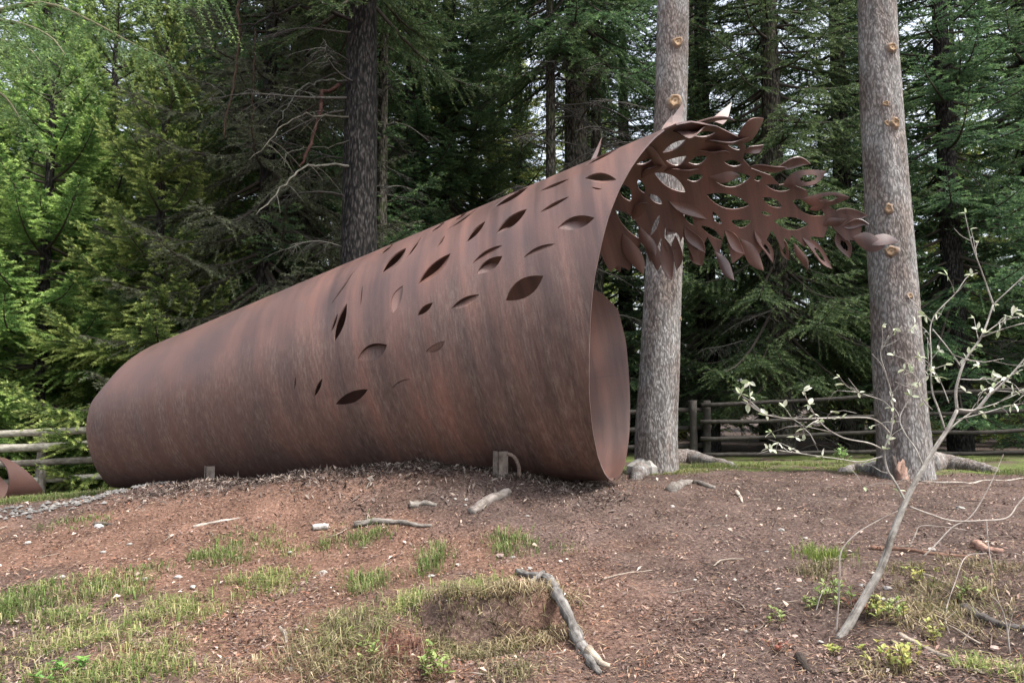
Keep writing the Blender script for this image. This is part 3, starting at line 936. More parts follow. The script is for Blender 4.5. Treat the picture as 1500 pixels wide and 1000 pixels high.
def foliage(mb_t, origin_path, L, spec, g):
    """needles of one bough. origin_path: (n,3) axis of the bough. Appends (verts, colours)."""
    n = len(origin_path)
    seg = np.linalg.norm(np.diff(origin_path, axis=0), axis=1); cum = np.concatenate([[0], np.cumsum(seg)])
    tot = cum[-1]
    nt = max(int((tot * (1 - spec['bare'])) / spec['tw']), 4)
    f = np.sort(spec['bare'] + (1 - spec['bare']) * (np.arange(nt) + g.random(nt) * 0.6) / nt)
    f = np.clip(np.repeat(f, 2), 0, 0.999)
    side = np.tile([1.0, -1.0], nt)
    pos = np.stack([np.interp(f * tot, cum, origin_path[:, k]) for k in range(3)], -1)
    tan = np.gradient(origin_path, axis=0); tan /= np.linalg.norm(tan, axis=1)[:, None]
    td = np.stack([np.interp(f * tot, cum, tan[:, k]) for k in range(3)], -1)
    td /= np.linalg.norm(td, axis=1)[:, None]
    lat = np.cross(td, [0, 0, 1.0]); lat /= np.linalg.norm(lat, axis=1)[:, None] + 1e-9
    upn = np.cross(lat, td)
    lt = (spec['tl'] * L * (1 - f) ** 0.8 * np.minimum(1, (f - spec['bare']) * 6 + 0.35) + spec['tmin']) * (0.65 + 0.7 * g.random(len(f)))
    fw = np.radians(spec['ang'] + 14 * g.standard_normal(len(f)))
    d0 = td * np.cos(fw)[:, None] + lat * (side * np.sin(fw))[:, None] + upn * (0.12 * g.standard_normal(len(f)))[:, None]
    d0 /= np.linalg.norm(d0, axis=1)[:, None]
    # terminal shoot
    pos = np.vstack([pos, origin_path[-2:-1]]); d0 = np.vstack([d0, tan[-1:]]); lt = np.append(lt, spec['tmin'] * 1.5); upn = np.vstack([upn, upn[-1:]])
    st = int(np.ceil(lt.max() / spec['ns']))
    k = (np.arange(st) + 0.5) * spec['ns']
    mask = k[None] < lt[:, None]
    w = np.where(mask, k[None] / lt[:, None], 0)
    sag = spec['sag'] * (k[None] ** 1.5)[..., None] * np.array([0, 0, -1.0])
    p = pos[:, None] + d0[:, None] * k[None, :, None] + sag
    dirn = d0[:, None] + 1.5 * spec['sag'] * (k[None] ** 0.5)[..., None] * np.array([0, 0, -1.0])
    dirn = dirn / np.linalg.norm(dirn, axis=-1)[..., None]
    sidev = np.cross(dirn, upn[:, None]); sidev /= np.linalg.norm(sidev, axis=-1)[..., None] + 1e-9
    un = np.cross(sidev, dirn)
    M = mask.ravel()
    p = p.reshape(-1, 3)[M]; dirn = dirn.reshape(-1, 3)[M]; sidev = sidev.reshape(-1, 3)[M]; un = un.reshape(-1, 3)[M]; w = w.ravel()[M]
    m = len(p); K = spec['k']
    ph = (np.arange(K) / K * 2 * np.pi)[None] + g.random((m, K)) * 1.4
    an = np.radians(spec['na']) * (0.7 + 0.6 * g.random((m, K)))
    rad = np.cos(ph)[..., None] * sidev[:, None] + (0.75 * np.sin(ph))[..., None] * un[:, None]
    nd_ = dirn[:, None] * np.cos(an)[..., None] + rad * np.sin(an)[..., None]
    ln = spec['nl'] * (0.6 + 0.7 * g.random((m, K))) * (1 - 0.35 * w[:, None])
    b = np.cross(nd_, g.standard_normal((m, K, 3))); b /= np.linalg.norm(b, axis=-1)[..., None] + 1e-9
    j = p[:, None] + dirn[:, None] * (g.random((m, K)) * spec['ns'])[..., None]
    V = np.stack([j + b * spec['nw'] / 2, j - b * spec['nw'] / 2, j + nd_ * ln[..., None]], 2).reshape(-1, 3)
    tipf = np.clip((w - 0.45) * 1.8, 0, 1) * spec['tip'] * (0.5 + g.random(m))
    tipf = np.clip(tipf, 0, 1)[:, None]
    c = np.array(spec['dark']) * (1 - tipf) + np.array(spec['light']) * tipf
    c = c * (0.7 + 0.6 * g.random((m, 1)))
    C = np.repeat(np.repeat(c[:, None], K, 1).reshape(-1, 3), 3, axis=0)
    mb_t[0].append(V); mb_t[1].append(C)


SPEC = dict(bare=0.18, tw=0.085, tl=0.30, tmin=0.07, ang=52, ns=0.022, sag=0.10, k=3, na=48, nl=0.062, nw=0.0135,
            tip=0.8, dark=(0.030, 0.060, 0.020), light=(0.115, 0.175, 0.045))


def make_spruce(name, seed, H, zb, L0, per_m, spec, trunk_r, drop=0.18, rise=0.12, shape=0.85, top=None, limb_col=(0.06, 0.05, 0.04), dead=0, dead_len=1.2, bark=None, sides=18, lean=(0, 0), dead_z=None, dead_az=None):
    """a whole conifer standing at the origin: trunk, limbs, crown (and dead_branch) meshes"""
    g = np.random.default_rng(seed)
    root = empty(name)
    path = [(0, 0, -0.4), (lean[0] * 0.2, lean[1] * 0.2, H * 0.25), (lean[0] * 0.6, lean[1] * 0.6, H * 0.6), (lean[0], lean[1], H)]
    tm = trunk_mesh(path, [trunk_r * 1.15, trunk_r * 0.92, trunk_r * 0.6, 0.015], sides, 70, (0.25, 0.35), seed, 0.035)
    add("trunk", tm, bark or M_bark_dark, root)
    acc = ([], []); lm = MB()
    z = zb; 
    while z < (top or H - 0.3):
        fz = (z - zb) / (H - zb)
        nb = max(3, int(round(per_m * 0.42 + g.random() - 0.5)))
        a0 = g.random() * 7
        for b in range(nb):
            zz = z + g.random() * 0.3
            L = L0 * ((1 - fz) ** shape) * (0.62 + 0.5 * g.random()) + 0.15
            if fz < 0.12: L *= 0.7 + 2.4 * fz
            a = a0 + b / nb * 2 * np.pi + 0.5 * g.standard_normal()
            rt = np.interp(zz / H, [0, .25, .6, 1], [trunk_r, trunk_r * .92, trunk_r * .6, .02])
            cx = lean[0] * zz / H; cy = lean[1] * zz / H
            u = np.linspace(0, 1, 9)
            el = np.radians(np.interp(fz, [0, 0.5, 1], [-4, 14, 45]) + 8 * g.standard_normal())
            r = u * L * np.cos(el)
            h = u * L * np.sin(el) - drop * L * np.sin(u * np.pi * 0.62) * (1 - fz) + rise * L * u ** 3
            a_w = a + 0.15 * g.standard_normal() * u
            ax = np.stack([cx + np.cos(a_w) * (r + rt * 0.6), cy + np.sin(a_w) * (r + rt * 0.6), zz + h], -1)
            lm.tube(ax, np.linspace(0.010 + 0.011 * L, 0.003, 9), 5, limb_col, caps=False)
            foliage(acc, ax, L, spec, g)
        z += spec.get('dz', 0.27)
    V = np.vstack(acc[0]); C = np.vstack(acc[1])
    tag(add("limbs", lm.mesh("limbs"), M_limb, root), kind="stuff")
    me = mk_mesh("crown", V, np.arange(len(V)).reshape(-1, 3), False, C)
    add("crown", me, M_needle, root)
    if dead:
        dm = MB()
        dz = dead_z or (0.7, zb + 1.2)
        for k in range(dead):
            zz = dz[0] + (dz[1] - dz[0]) * g.random(); a = g.random() * 6.28 if dead_az is None else dead_az[0] + dead_az[1] * (2 * g.random() - 1); L = dead_len * (0.4 + 0.9 * g.random())
            dead_branch(dm, np.array([0, 0, zz]), a, L, g)
        tag(add("dead_branches", dm.mesh("dead_branches"), M_limb, root), kind="stuff")
    return root


def dead_branch(dm, o, a, L, g, col=(0.065, 0.060, 0.052), el=None, moss=0.4):
    u = np.linspace(0, 1, 9)
    el = (0.12 + 0.25 * g.standard_normal()) if el is None else el
    h = u * L * math.sin(el) - 0.25 * L * u ** 2 + 0.05 * L * np.sin(u * 5 + g.random() * 6)
    aw = a + 0.35 * g.standard_normal() * u ** 2
    P = o + np.stack([np.cos(aw) * u * L, np.sin(aw) * u * L, h], -1)
    cc = np.array(col) * (0.6 + 0.8 * g.random())
    dm.tube(P, np.linspace(0.009 + 0.008 * L, 0.003, 9), 5, cc, caps=False)
    for k in range(int(7 * L) + 3):
        f = 0.25 + 0.75 * g.random(); i = min(int(f * 8), 7)
        p = P[i] + (P[i + 1] - P[i]) * g.random()
        b = a + (1 if g.random() < .5 else -1) * (0.6 + 0.7 * g.random()); l = L * 0.35 * (0.3 + g.random())
        v = np.linspace(0, 1, 5)
        Q = p + np.stack([np.cos(b) * v * l, np.sin(b) * v * l, -0.4 * l * v ** 1.5 * (0.4 + g.random())], -1)
        dm.tube(Q, np.linspace(0.0045, 0.0018, 5), 3, cc * 0.9, caps=False)
        for k2 in range(3):
            q = Q[1 + k2]; b2 = b + g.standard_normal(); l2 = 0.12 * (0.4 + g.random())
            dm.tube(np.array([q, q + (np.cos(b2) * l2 * .5, np.sin(b2) * l2 * .5, -l2 * .35), q + (np.cos(b2) * l2, np.sin(b2) * l2, -l2)]), (0.0025, 0.002, 0.0012), 3, cc * (0.8 + 0.5 * g.random()), caps=False)


def copy_tree(root, loc, rz, sc, label=None, cat=None, group=None, name=None):
    r = root.copy(); COL.objects.link(r)
    r.location = loc; r.rotation_euler = (0, 0, rz); r.scale = (sc, sc, sc)
    if label: tag(r, label, cat, group)
    for ch in root.children:
        c = ch.copy(); COL.objects.link(c); c.parent = r
    return r


def stand(root, x, y, rz=0.0, sc=1.0):
    root.location = (x, y, float(ground(x, y)) - 0.02); root.rotation_euler = (0, 0, rz); root.scale = (sc,) * 3


def px_x(px, depth):
    return (px - 750) / FPX * depth * (1 / math.cos(PITCH)) * 1.0


GF = "spruces of the dense forest behind the fence"
BRIGHT = dict(SPEC, dark=(0.125, 0.215, 0.058), light=(0.48, 0.61, 0.19), tip=1.2, tw=0.055, tl=0.42, sag=0.30, k=4, ns=0.022, nl=0.060, nw=0.0155, dz=0.36)
DARK = dict(SPEC, dark=(0.07, 0.122, 0.05), light=(0.18, 0.26, 0.095), tip=0.6, tl=0.36, sag=0.5, tw=0.085, ns=0.026, nl=0.07, nw=0.017)
BLUE = dict(SPEC, dark=(0.072, 0.132, 0.06), light=(0.19, 0.29, 0.105), tip=0.7, tl=0.34, sag=0.28, tw=0.085, ns=0.025, nl=0.07, nw=0.017)
BACKLIT_TINT = dict(SPEC, dark=(0.19, 0.24, 0.06), light=(0.48, 0.50, 0.15), tip=0.9, tl=0.32, sag=0.3, tw=0.12, ns=0.034, nl=0.085, nw=0.026, dz=0.33)  # backlight is put into these yellow green needle colours
BROWN = dict(SPEC, dark=(0.105, 0.11, 0.07), light=(0.14, 0.17, 0.085), tip=0.8, tl=0.36, sag=0.6, tw=0.09, ns=0.028, nl=0.07, nw=0.015)

# young, light green spruces behind the fence at the left
young = make_spruce("young_spruce", 11, 8.2, 0.15, 2.05, 14, BRIGHT, 0.10, drop=0.20, rise=0.26, dead=0)
stand(young, px_x(60, 11.2), 11.2, 0.4)
tag(young, "light green young spruce with fresh tips, behind the fence by the short steel tube", "spruce tree")
y2 = make_spruce("young_spruce", 12, 6.9, 0.1, 1.85, 14, BRIGHT, 0.085, drop=0.22, rise=0.28)
stand(y2, px_x(228, 10.6), 10.6, 1.9)
tag(y2, "light green young spruce boughed to the ground behind the low end of the horn", "spruce tree")
YL = "light green young spruce crowding behind the other young spruces"
for px, dep, sc, rz, src in ((-70, 10.4, 0.95, 2.2, y2), (150, 13.0, 1.15, 1.1, young), (330, 12.6, 1.0, 4.0, y2), (-160, 13.5, 1.2, 5.1, young), (20, 15.5, 1.3, 0.2, y2), (262, 13.6, 1.1, 2.9, young), (100, 12.2, 0.9, 5.5, y2)):
    x = px_x(px, dep)
    copy_tree(src, (x, dep, float(ground(x, dep)) - 0.02), rz, sc, YL, "spruce tree", "young light spruces behind the left fence")

# old dark spruce whose trunk stands behind the middle of the horn
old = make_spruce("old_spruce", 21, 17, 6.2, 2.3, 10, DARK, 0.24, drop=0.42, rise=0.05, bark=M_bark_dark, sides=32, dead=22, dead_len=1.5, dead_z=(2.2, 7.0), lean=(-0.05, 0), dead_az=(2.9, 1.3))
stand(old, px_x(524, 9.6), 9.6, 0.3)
tag(old, "old dark barked spruce with drooping mossy dead branches, trunk behind the middle of the horn", "spruce tree")
big = make_spruce("forest_spruce", 31, 17, 1.6, 2.7, 11, DARK, 0.21, drop=0.40, rise=0.08, dead=24, dead_len=1.5, bark=M_bark_moss)
stand(big, px_x(1140, 13.2), 13.2, 1.0)
tag(big, "spruce with bare grey lower trunk behind the fence, between the two pale trunks", "spruce tree")
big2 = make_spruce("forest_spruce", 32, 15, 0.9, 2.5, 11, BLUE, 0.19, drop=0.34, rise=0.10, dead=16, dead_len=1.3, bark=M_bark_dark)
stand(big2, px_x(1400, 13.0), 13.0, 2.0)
tag(big2, "dark spruce with a black trunk behind the fence, beside the many-knotted pale trunk", "spruce tree")
high = make_spruce("forest_spruce", 33, 19, 7.0, 2.6, 10, DARK, 0.23, drop=0.42, rise=0.05, dead=40, dead_len=1.5, dead_z=(2.5, 7.5), bark=M_bark_moss, sides=28)
stand(high, px_x(846, 13.0), 13.0, 0.0)
tag(high, "tall spruce with a thick mossy bare trunk rising behind the mouth of the horn", "spruce tree")
warm = make_spruce("backlit_tint_spruce", 34, 13, 0.4, 2.4, 9, BACKLIT_TINT, 0.15, drop=0.3, rise=0.12)
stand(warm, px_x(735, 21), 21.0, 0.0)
tag(warm, "spruce tinted yellow green as if backlit in the gap between the dark trunks behind the horn", "spruce tree")
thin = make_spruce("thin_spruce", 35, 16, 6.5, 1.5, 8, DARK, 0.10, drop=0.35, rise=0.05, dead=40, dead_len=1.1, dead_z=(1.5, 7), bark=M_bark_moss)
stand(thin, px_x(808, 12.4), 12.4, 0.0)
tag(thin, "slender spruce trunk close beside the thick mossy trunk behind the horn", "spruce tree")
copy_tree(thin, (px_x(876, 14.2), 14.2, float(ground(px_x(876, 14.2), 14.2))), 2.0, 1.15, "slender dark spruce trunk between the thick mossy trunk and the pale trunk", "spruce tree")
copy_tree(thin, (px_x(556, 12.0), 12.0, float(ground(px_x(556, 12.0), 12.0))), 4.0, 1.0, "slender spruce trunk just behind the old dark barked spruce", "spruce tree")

brown = make_spruce("shaded_spruce", 36, 14, 0.9, 2.5, 13, BROWN, 0.13, drop=0.45, rise=0.04, dead=30, dead_len=1.3)
stand(brown, px_x(385, 11.0), 11.0, 0.7)
tag(brown, "brownish shaded spruce with hanging withered boughs between the young spruces and the old dark trunk", "spruce tree")
# the forest: rows of copies
g = np.random.default_rng(5)
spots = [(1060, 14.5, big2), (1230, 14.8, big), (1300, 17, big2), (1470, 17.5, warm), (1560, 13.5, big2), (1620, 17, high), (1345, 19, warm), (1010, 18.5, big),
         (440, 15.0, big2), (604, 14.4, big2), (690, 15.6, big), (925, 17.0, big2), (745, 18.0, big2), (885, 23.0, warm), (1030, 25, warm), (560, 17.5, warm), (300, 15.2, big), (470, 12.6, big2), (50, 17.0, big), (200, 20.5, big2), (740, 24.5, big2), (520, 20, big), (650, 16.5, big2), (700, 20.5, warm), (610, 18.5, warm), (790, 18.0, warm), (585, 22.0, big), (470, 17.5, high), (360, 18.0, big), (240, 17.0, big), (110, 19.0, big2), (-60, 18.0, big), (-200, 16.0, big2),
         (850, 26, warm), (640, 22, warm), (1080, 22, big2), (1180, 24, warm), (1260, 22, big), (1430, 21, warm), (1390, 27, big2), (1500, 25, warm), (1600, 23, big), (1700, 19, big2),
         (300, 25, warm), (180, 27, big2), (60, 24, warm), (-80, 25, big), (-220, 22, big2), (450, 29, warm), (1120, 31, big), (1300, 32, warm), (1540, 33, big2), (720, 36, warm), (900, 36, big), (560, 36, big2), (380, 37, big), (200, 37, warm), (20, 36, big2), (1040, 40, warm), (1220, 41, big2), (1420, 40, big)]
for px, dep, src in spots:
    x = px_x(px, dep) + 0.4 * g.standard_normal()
    lab = "spruce tinted yellow green as if backlit deep in the forest behind the fence" if src is warm else "dark spruce standing in the dense forest behind the fence"
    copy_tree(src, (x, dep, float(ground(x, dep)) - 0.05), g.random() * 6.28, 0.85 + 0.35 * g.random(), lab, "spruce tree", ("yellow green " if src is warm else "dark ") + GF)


# the two pale pruned trunks beside the horn
def pale_tree(name, pts, depth, widths, knots, label, seed, lobes, flare):
    root = empty(name)
    P = [at(x, y, depth) for x, y in pts]
    base = P[0].copy(); base[2] = float(ground(base[0], base[1])) - 0.25
    topz = P[-1] + (P[-1] - P[-3]) / (P[-1][2] - P[-3][2]) * 11.0
    R = [w / 2 / FPX * depth for w in widths]
    add("trunk", trunk_mesh([base] + P + [topz], [R[0]] + R + [R[-1] * 0.35], 80, 640, flare, seed, 0.03, lobes), M_bark, root)
    for kx, ky, kr in knots:
        k = knot_mesh(at(kx, ky, depth), P, R, 0.88 * kr * depth / FPX, seed + kx)
        add("knot", k, M_wood, root)
    # crown far above the frame
    gg = np.random.default_rng(seed + 50)
    acc = ([], []); lm = MB(); sp = dict(DARK, tw=0.16, ns=0.05, nl=0.07, nw=0.016)
    t0 = P[-1][2] + 3.4
    for zz in np.arange(t0, t0 + 6.5, 0.45):
        c = P[-1] + (topz - P[-1]) * (zz - P[-1][2]) / (topz[2] - P[-1][2])
        for b in range(5):
            L = 1.9 * (1 - (zz - t0) / 8.5) * (0.7 + 0.5 * gg.random()); a = gg.random() * 6.28; u = np.linspace(0, 1, 8)
            ax = np.stack([c[0] + np.cos(a) * u * L, c[1] + np.sin(a) * u * L, zz - 0.3 * L * np.sin(u * 2)], -1)
            lm.tube(ax, np.linspace(0.03, 0.004, 8), 5, (0.06, 0.05, 0.04), caps=False)
            foliage(acc, ax, L, sp, gg)
    V = np.vstack(acc[0])
    tag(add("limbs", lm.mesh("limbs"), M_limb, root), kind="stuff")
    add("crown", mk_mesh("crown", V, np.arange(len(V)).reshape(-1, 3), False, np.vstack(acc[1])), M_needle, root)
    tag(root, label, "spruce tree")
    return root


def knot_mesh(p, path, R, r, seed):
    """a cut branch collar: raised resinous ring round a pale wood disc"""
    path = np.array(path); zz = path[:, 2]
    o = np.argsort(zz)
    c = np.array([np.interp(p[2], zz[o], path[o, k]) for k in range(3)])
    rad = np.interp(p[2], zz[o], np.array(R)[o])
    dx = np.clip((p[0] - c[0]) / rad, -0.9, 0.9)
    n = np.array([dx, -math.sqrt(1 - dx * dx), 0.06]); n /= np.linalg.norm(n)
    ctr = c + n * (rad * 1.0 + r * 0.35)
    t = np.cross([0, 0, 1.0], n); t /= np.linalg.norm(t); b = np.cross(n, t)
    prof = [(1.5, -0.6), (1.2, -0.05), (0.95, 0.30), (0.78, 0.34), (0.66, 0.14), (0.38, 0.10), (0.14, 0.02), (0.02, 0.0)]
    cols = [(0.22, 0.20, 0.19), (0.25, 0.19, 0.15), (0.27, 0.19, 0.13), (0.33, 0.22, 0.13), (0.27, 0.17, 0.10), (0.40, 0.32, 0.22), (0.26, 0.14, 0.08), (0.16, 0.09, 0.05)]
    gg = np.random.default_rng(int(seed)); m = 16; th = np.arange(m) / m * 6.283
    V = []; C = []
    wob = 1 + 0.12 * np.sin(2 * th + gg.random() * 6) + 0.13 * gg.standard_normal(m)
    for (a, h), cc in zip(prof, cols):
        V.append(ctr + (np.cos(th) * wob)[:, None] * t * (a * r) + (np.sin(th) * wob)[:, None] * b * (a * r * 1.12) + n * (h * r * 0.9))
        C.append(np.array(cc) * (0.8 + 0.4 * gg.random((m, 1))))
    V = np.vstack(V); k = len(prof)
    i, j = np.meshgrid(np.arange(k - 1), np.arange(m), indexing='ij'); j2 = (j + 1) % m
    q = np.stack([i * m + j, i * m + j2, (i + 1) * m + j2, (i + 1) * m + j], -1).reshape(-1, 4)
    return mk_mesh("knot", V, q, True, np.vstack(C))


tl = pale_tree("pale_spruce", [(962, 690), (961, 640), (965, 560), (971, 420), (979, 250), (984, 100), (986, 0)], 8.3, [62, 60, 58, 54, 50, 48, 47],
               [(987, 75, 7), (983, 160, 9), (1003, 470, 3)], "pale grey spruce trunk with cut branch scars, behind the mouth of the horn", 3, 5, (0.16, 0.45))
tr = pale_tree("pale_spruce", [(1326, 698), (1323, 640), (1317, 560), (1309, 420), (1297, 250), (1288, 100), (1284, 0)], 7.9, [74, 72, 70, 66, 61, 57, 54],
               [(1292, 85, 7), (1284, 165, 4), (1296, 193, 7), (1286, 193, 4), (1288, 315, 6), (1291, 376, 7), (1315, 440, 4)], "pale grey trunk with many orange knots behind the tip of the leafy tongue", 4, 5, (0.17, 0.42))


def root_tube(parent, px, r0, r1, mat, sink=0.25):
    P = []
    for x, y in px:
        h = hitg(x, y); P.append(h)
    P = spline(np.array(P), 26)
    R = np.linspace(r0, r1, 26)
    P[:, 2] = ground(P[:, 0], P[:, 1]) + R * 0.25
    P[-4:, 2] -= np.linspace(0, r1 * 2.5, 4)
    mb = MB(); mb.tube(P, R, 12, (1, 1, 1), 0.05)
    return add("root", mb.mesh("root"), mat, parent)


root_tube(tl, [(985, 678), (1010, 676), (1035, 679), (1060, 681), (1085, 684)], 0.16, 0.03, M_bark)
root_tube(tl, [(948, 690), (938, 696), (930, 702)], 0.14, 0.05, M_bark)
root_tube(tr, [(1350, 686), (1380, 684), (1410, 687), (1440, 690), (1470, 692)], 0.20, 0.04, M_bark)
root_tube(tr, [(1300, 694), (1280, 692), (1255, 690), (1225, 690)], 0.12, 0.03, M_bark)

# larch whose light boughs hang in from the left
def make_larch():
    g = np.random.default_rng(77)
    root = empty("larch_tree")
    bx, by = -6.6, 7.0; gz = float(ground(bx, by))
    add("trunk", trunk_mesh([(bx, by, gz - 0.3), (bx, by, gz + 4), (bx + 0.1, by, gz + 12)], [0.24, 0.19, 0.03], 24, 80, (0.3, 0.4), 8, 0.04), M_bark_dark, root)
    sp = dict(SPEC, bare=0.15, tw=0.085, tl=0.13, tmin=0.24, ang=70, ns=0.020, sag=2.0, k=5, na=62, nl=0.045, nw=0.010, tip=0.9, dark=(0.12, 0.22, 0.08), light=(0.26, 0.38, 0.13))
    acc = ([], []); lm = MB()
    B = [((-120, 60), (60, 5), (130, 30), (190, 62), (250, 90)), ((-150, -40), (60, -60), (160, -40), (250, -20), (330, -8)),
         ((-160, 120), (-60, 118), (-20, 125), (10, 145), (30, 175)), ((-150, 60), (-40, 30), (30, 35), (75, 55), (95, 80)), ((-160, 90), (-60, 60), (0, 60), (40, 70), (60, 92))]
    for k, b in enumerate(B):
        P = spline(np.array([at(x, y, 6.9 - 0.10 * i * (1 + 0.3 * k % 2)) for i, (x, y) in enumerate(b)]), 14)
        P = np.vstack([[(bx, by, P[0, 2])], P])
        lm.tube(P, np.linspace(0.035, 0.004, 15), 6, (0.13, 0.12, 0.07), caps=False)
        foliage(acc, P, 2.4, sp, g)
    V = np.vstack(acc[0])
    tag(add("limbs", lm.mesh("limbs"), M_limb, root), kind="stuff")
    add("crown", mk_mesh("crown", V, np.arange(len(V)).reshape(-1, 3), False, np.vstack(acc[1])), M_needle, root)
    tag(root, "larch with soft light green boughs hanging in over the young spruces", "larch tree")


make_larch()

# long dead limbs of the old spruce that show singly
def old_limbs():
    g = np.random.default_rng(9)
    D = 9.45
    def limb(px, r0, r1, col, twigs=8, dd=0.0):
        n = len(px)
        P = spline(np.array([at(x, y, D - dd * i / max(n - 1, 1)) for i, (x, y) in enumerate(px)]), 20)
        mb = MB(); P = P + 0.012 * g.standard_normal(P.shape); mb.tube(P, np.linspace(r0, r1, 20) * 0.8, 7, col, 0.14)
        for k in range(twigs):
            i = g.integers(4, 19); a = g.random() * 6.28; l = 0.15 + 0.4 * g.random()
            v = np.linspace(0, 1, 5)
            Q = P[i] + np.stack([np.cos(a) * l * v, np.sin(a) * l * v * .5, -0.8 * l * v ** 1.4], -1)
            mb.tube(Q, np.linspace(0.006, 0.002, 5), 4, np.array(col) * 0.8, caps=False)
        m = mb.mesh("dead_limb")
        V = np.empty(len(m.vertices) * 3, np.float32); m.vertices.foreach_get("co", V)
        inv = old_inv()
        V = (np.c_[V.reshape(-1, 3), np.ones(len(V) // 3)] @ inv.T)[:, :3]
        m.vertices.foreach_set("co", V.astype(np.float32).ravel()); m.update()
        add("dead_limb", m, M_wood, old)
    limb([(515, 28), (470, 14), (430, 12), (395, 25), (365, 38), (315, 32)], 0.035, 0.008, (0.03, 0.026, 0.024), 12, 0.6)
    limb([(512, 118), (470, 118), (445, 130), (425, 150), (405, 185)], 0.022, 0.006, (0.06, 0.06, 0.05), 8, 0.6)
    limb([(500, 122), (475, 138), (468, 165), (455, 210), (440, 245)], 0.035, 0.022, (0.065, 0.032, 0.026), 2, 0.3)
    limb([(515, 172), (480, 170), (450, 168), (420, 180), (400, 200), (365, 232)], 0.020, 0.006, (0.105, 0.10, 0.08), 8, 0.8)
    limb([(515, 245), (480, 240), (450, 244), (425, 262), (395, 295), (375, 315)], 0.022, 0.008, (0.135, 0.13, 0.11), 8, 0.8)
    limb([(350, 0), (349, 60), (345, 110), (335, 160), (328, 200)], 0.028, 0.012, (0.07, 0.048, 0.034), 4, 0.2)
    limb([(374, 40), (372, 100), (370, 160), (371, 220)], 0.016, 0.010, (0.055, 0.035, 0.027), 3, 0.1)
    limb([(520, 205), (480, 215), (440, 219), (420, 226), (418, 245)], 0.014, 0.005, (0.06, 0.06, 0.045), 5, 0.6)


def old_inv():
    lx, ly, lz = old.location; rz = old.rotation_euler[2]
    c, s = math.cos(-rz), math.sin(-rz)
    R = np.array([[c, -s, 0, 0], [s, c, 0, 0], [0, 0, 1, 0], [0, 0, 0, 1.0]])
    T = np.eye(4); T[:3, 3] = (-lx, -ly, -lz)
    return R @ T


old_limbs()

# ------------------------------------------------------------------ rail fences
def pole(parent, name, p, q, r, col, n=14, wob=0.012):
    u = np.linspace(0, 1, n)[:, None]
    P = np.array(p) * (1 - u) + np.array(q) * u
    P = P + wob * np.cumsum(rng.standard_normal((n, 3)), axis=0) * 0.35
    P[:, 2] -= 0.02 * np.sin(u[:, 0] * np.pi)
    mb = MB()
    mb.tube(P, r * (1 + 0.10 * (vnoise(np.arange(n) * 0.7, np.zeros(n), int(abs(p[0]) * 37) % 50) - 0.5) + 0.12 * (0.5 - u[:, 0])), 10, np.array(col) * (0.8 + 0.4 * rng.random()), 0.035)
    return add(name, mb.mesh(name), M_wood, parent)


def make_fences():
    WOODL = (0.42, 0.40, 0.34); WOODD = (0.22, 0.20, 0.175)
    f = empty("rail_fence"); tag(f, "pale round rail fence behind the low end of the horn", "fence")
    D = 9.55
    for (x0, y0, x1, y1, r, c) in ((-220, 641, 300, 622, 0.048, WOODL), (-200, 664, 300, 640, 0.052, WOODL), (-200, 688, 300, 658, 0.045, WOODD), (30, 704, 300, 684, 0.040, WOODL), (-220, 712, 60, 704, 0.04, WOODD)):
        pole(f, "rail", at(x0, y0, D + 0.05 * rng.standard_normal()), at(x1, y1, D + 0.25), r, c)
    for px in (-120, 55, 235):
        p = at(px, 632, D + 0.1); gz = float(ground(p[0], p[1]))
        pole(f, "post", (p[0], p[1] + 0.10, gz - 0.3), (p[0] + 0.02, p[1] + 0.10, p[2] + 0.02), 0.062, WOODD, 8, 0.004)
        pole(f, "post", (p[0] + 0.13, p[1] - 0.06, gz - 0.3), (p[0] + 0.14, p[1] - 0.06, p[2] - 0.42), 0.05, WOODD, 8, 0.004)
    f2 = empty("rail_fence"); tag(f2, "round rail fence coloured dark for tree shade behind the two pale trunks", "fence")  # shade of the trees is put into its rail and post colours
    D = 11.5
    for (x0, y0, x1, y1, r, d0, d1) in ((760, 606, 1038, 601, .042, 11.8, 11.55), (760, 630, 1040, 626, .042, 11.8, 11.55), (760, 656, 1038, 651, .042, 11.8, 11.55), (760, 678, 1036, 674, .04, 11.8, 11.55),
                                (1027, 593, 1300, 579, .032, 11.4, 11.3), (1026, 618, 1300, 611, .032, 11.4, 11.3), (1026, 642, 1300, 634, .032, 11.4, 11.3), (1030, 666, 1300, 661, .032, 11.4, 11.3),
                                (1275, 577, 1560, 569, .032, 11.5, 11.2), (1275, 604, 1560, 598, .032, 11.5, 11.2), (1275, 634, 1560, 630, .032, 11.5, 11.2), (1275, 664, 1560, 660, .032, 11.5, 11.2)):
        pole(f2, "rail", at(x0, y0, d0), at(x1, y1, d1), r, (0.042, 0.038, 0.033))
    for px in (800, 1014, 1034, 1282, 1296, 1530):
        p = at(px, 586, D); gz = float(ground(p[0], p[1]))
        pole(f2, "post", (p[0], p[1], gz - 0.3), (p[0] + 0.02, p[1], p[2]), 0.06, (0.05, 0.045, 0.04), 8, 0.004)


make_fences()

# ------------------------------------------------------------------ litter on the ground
def scatter(n, x0, x1, y0, y1, g):
    """world positions, thinning with distance as the litter gets too small to see"""
    y = 1 / (1 / y0 + (1 / y1 - 1 / y0) * g.random(n))
    x = x0 + (x1 - x0) * g.random(n)
    k = abs(x) < 0.75 * y + 0.4
    x, y = x[k], y[k]
    return x, y


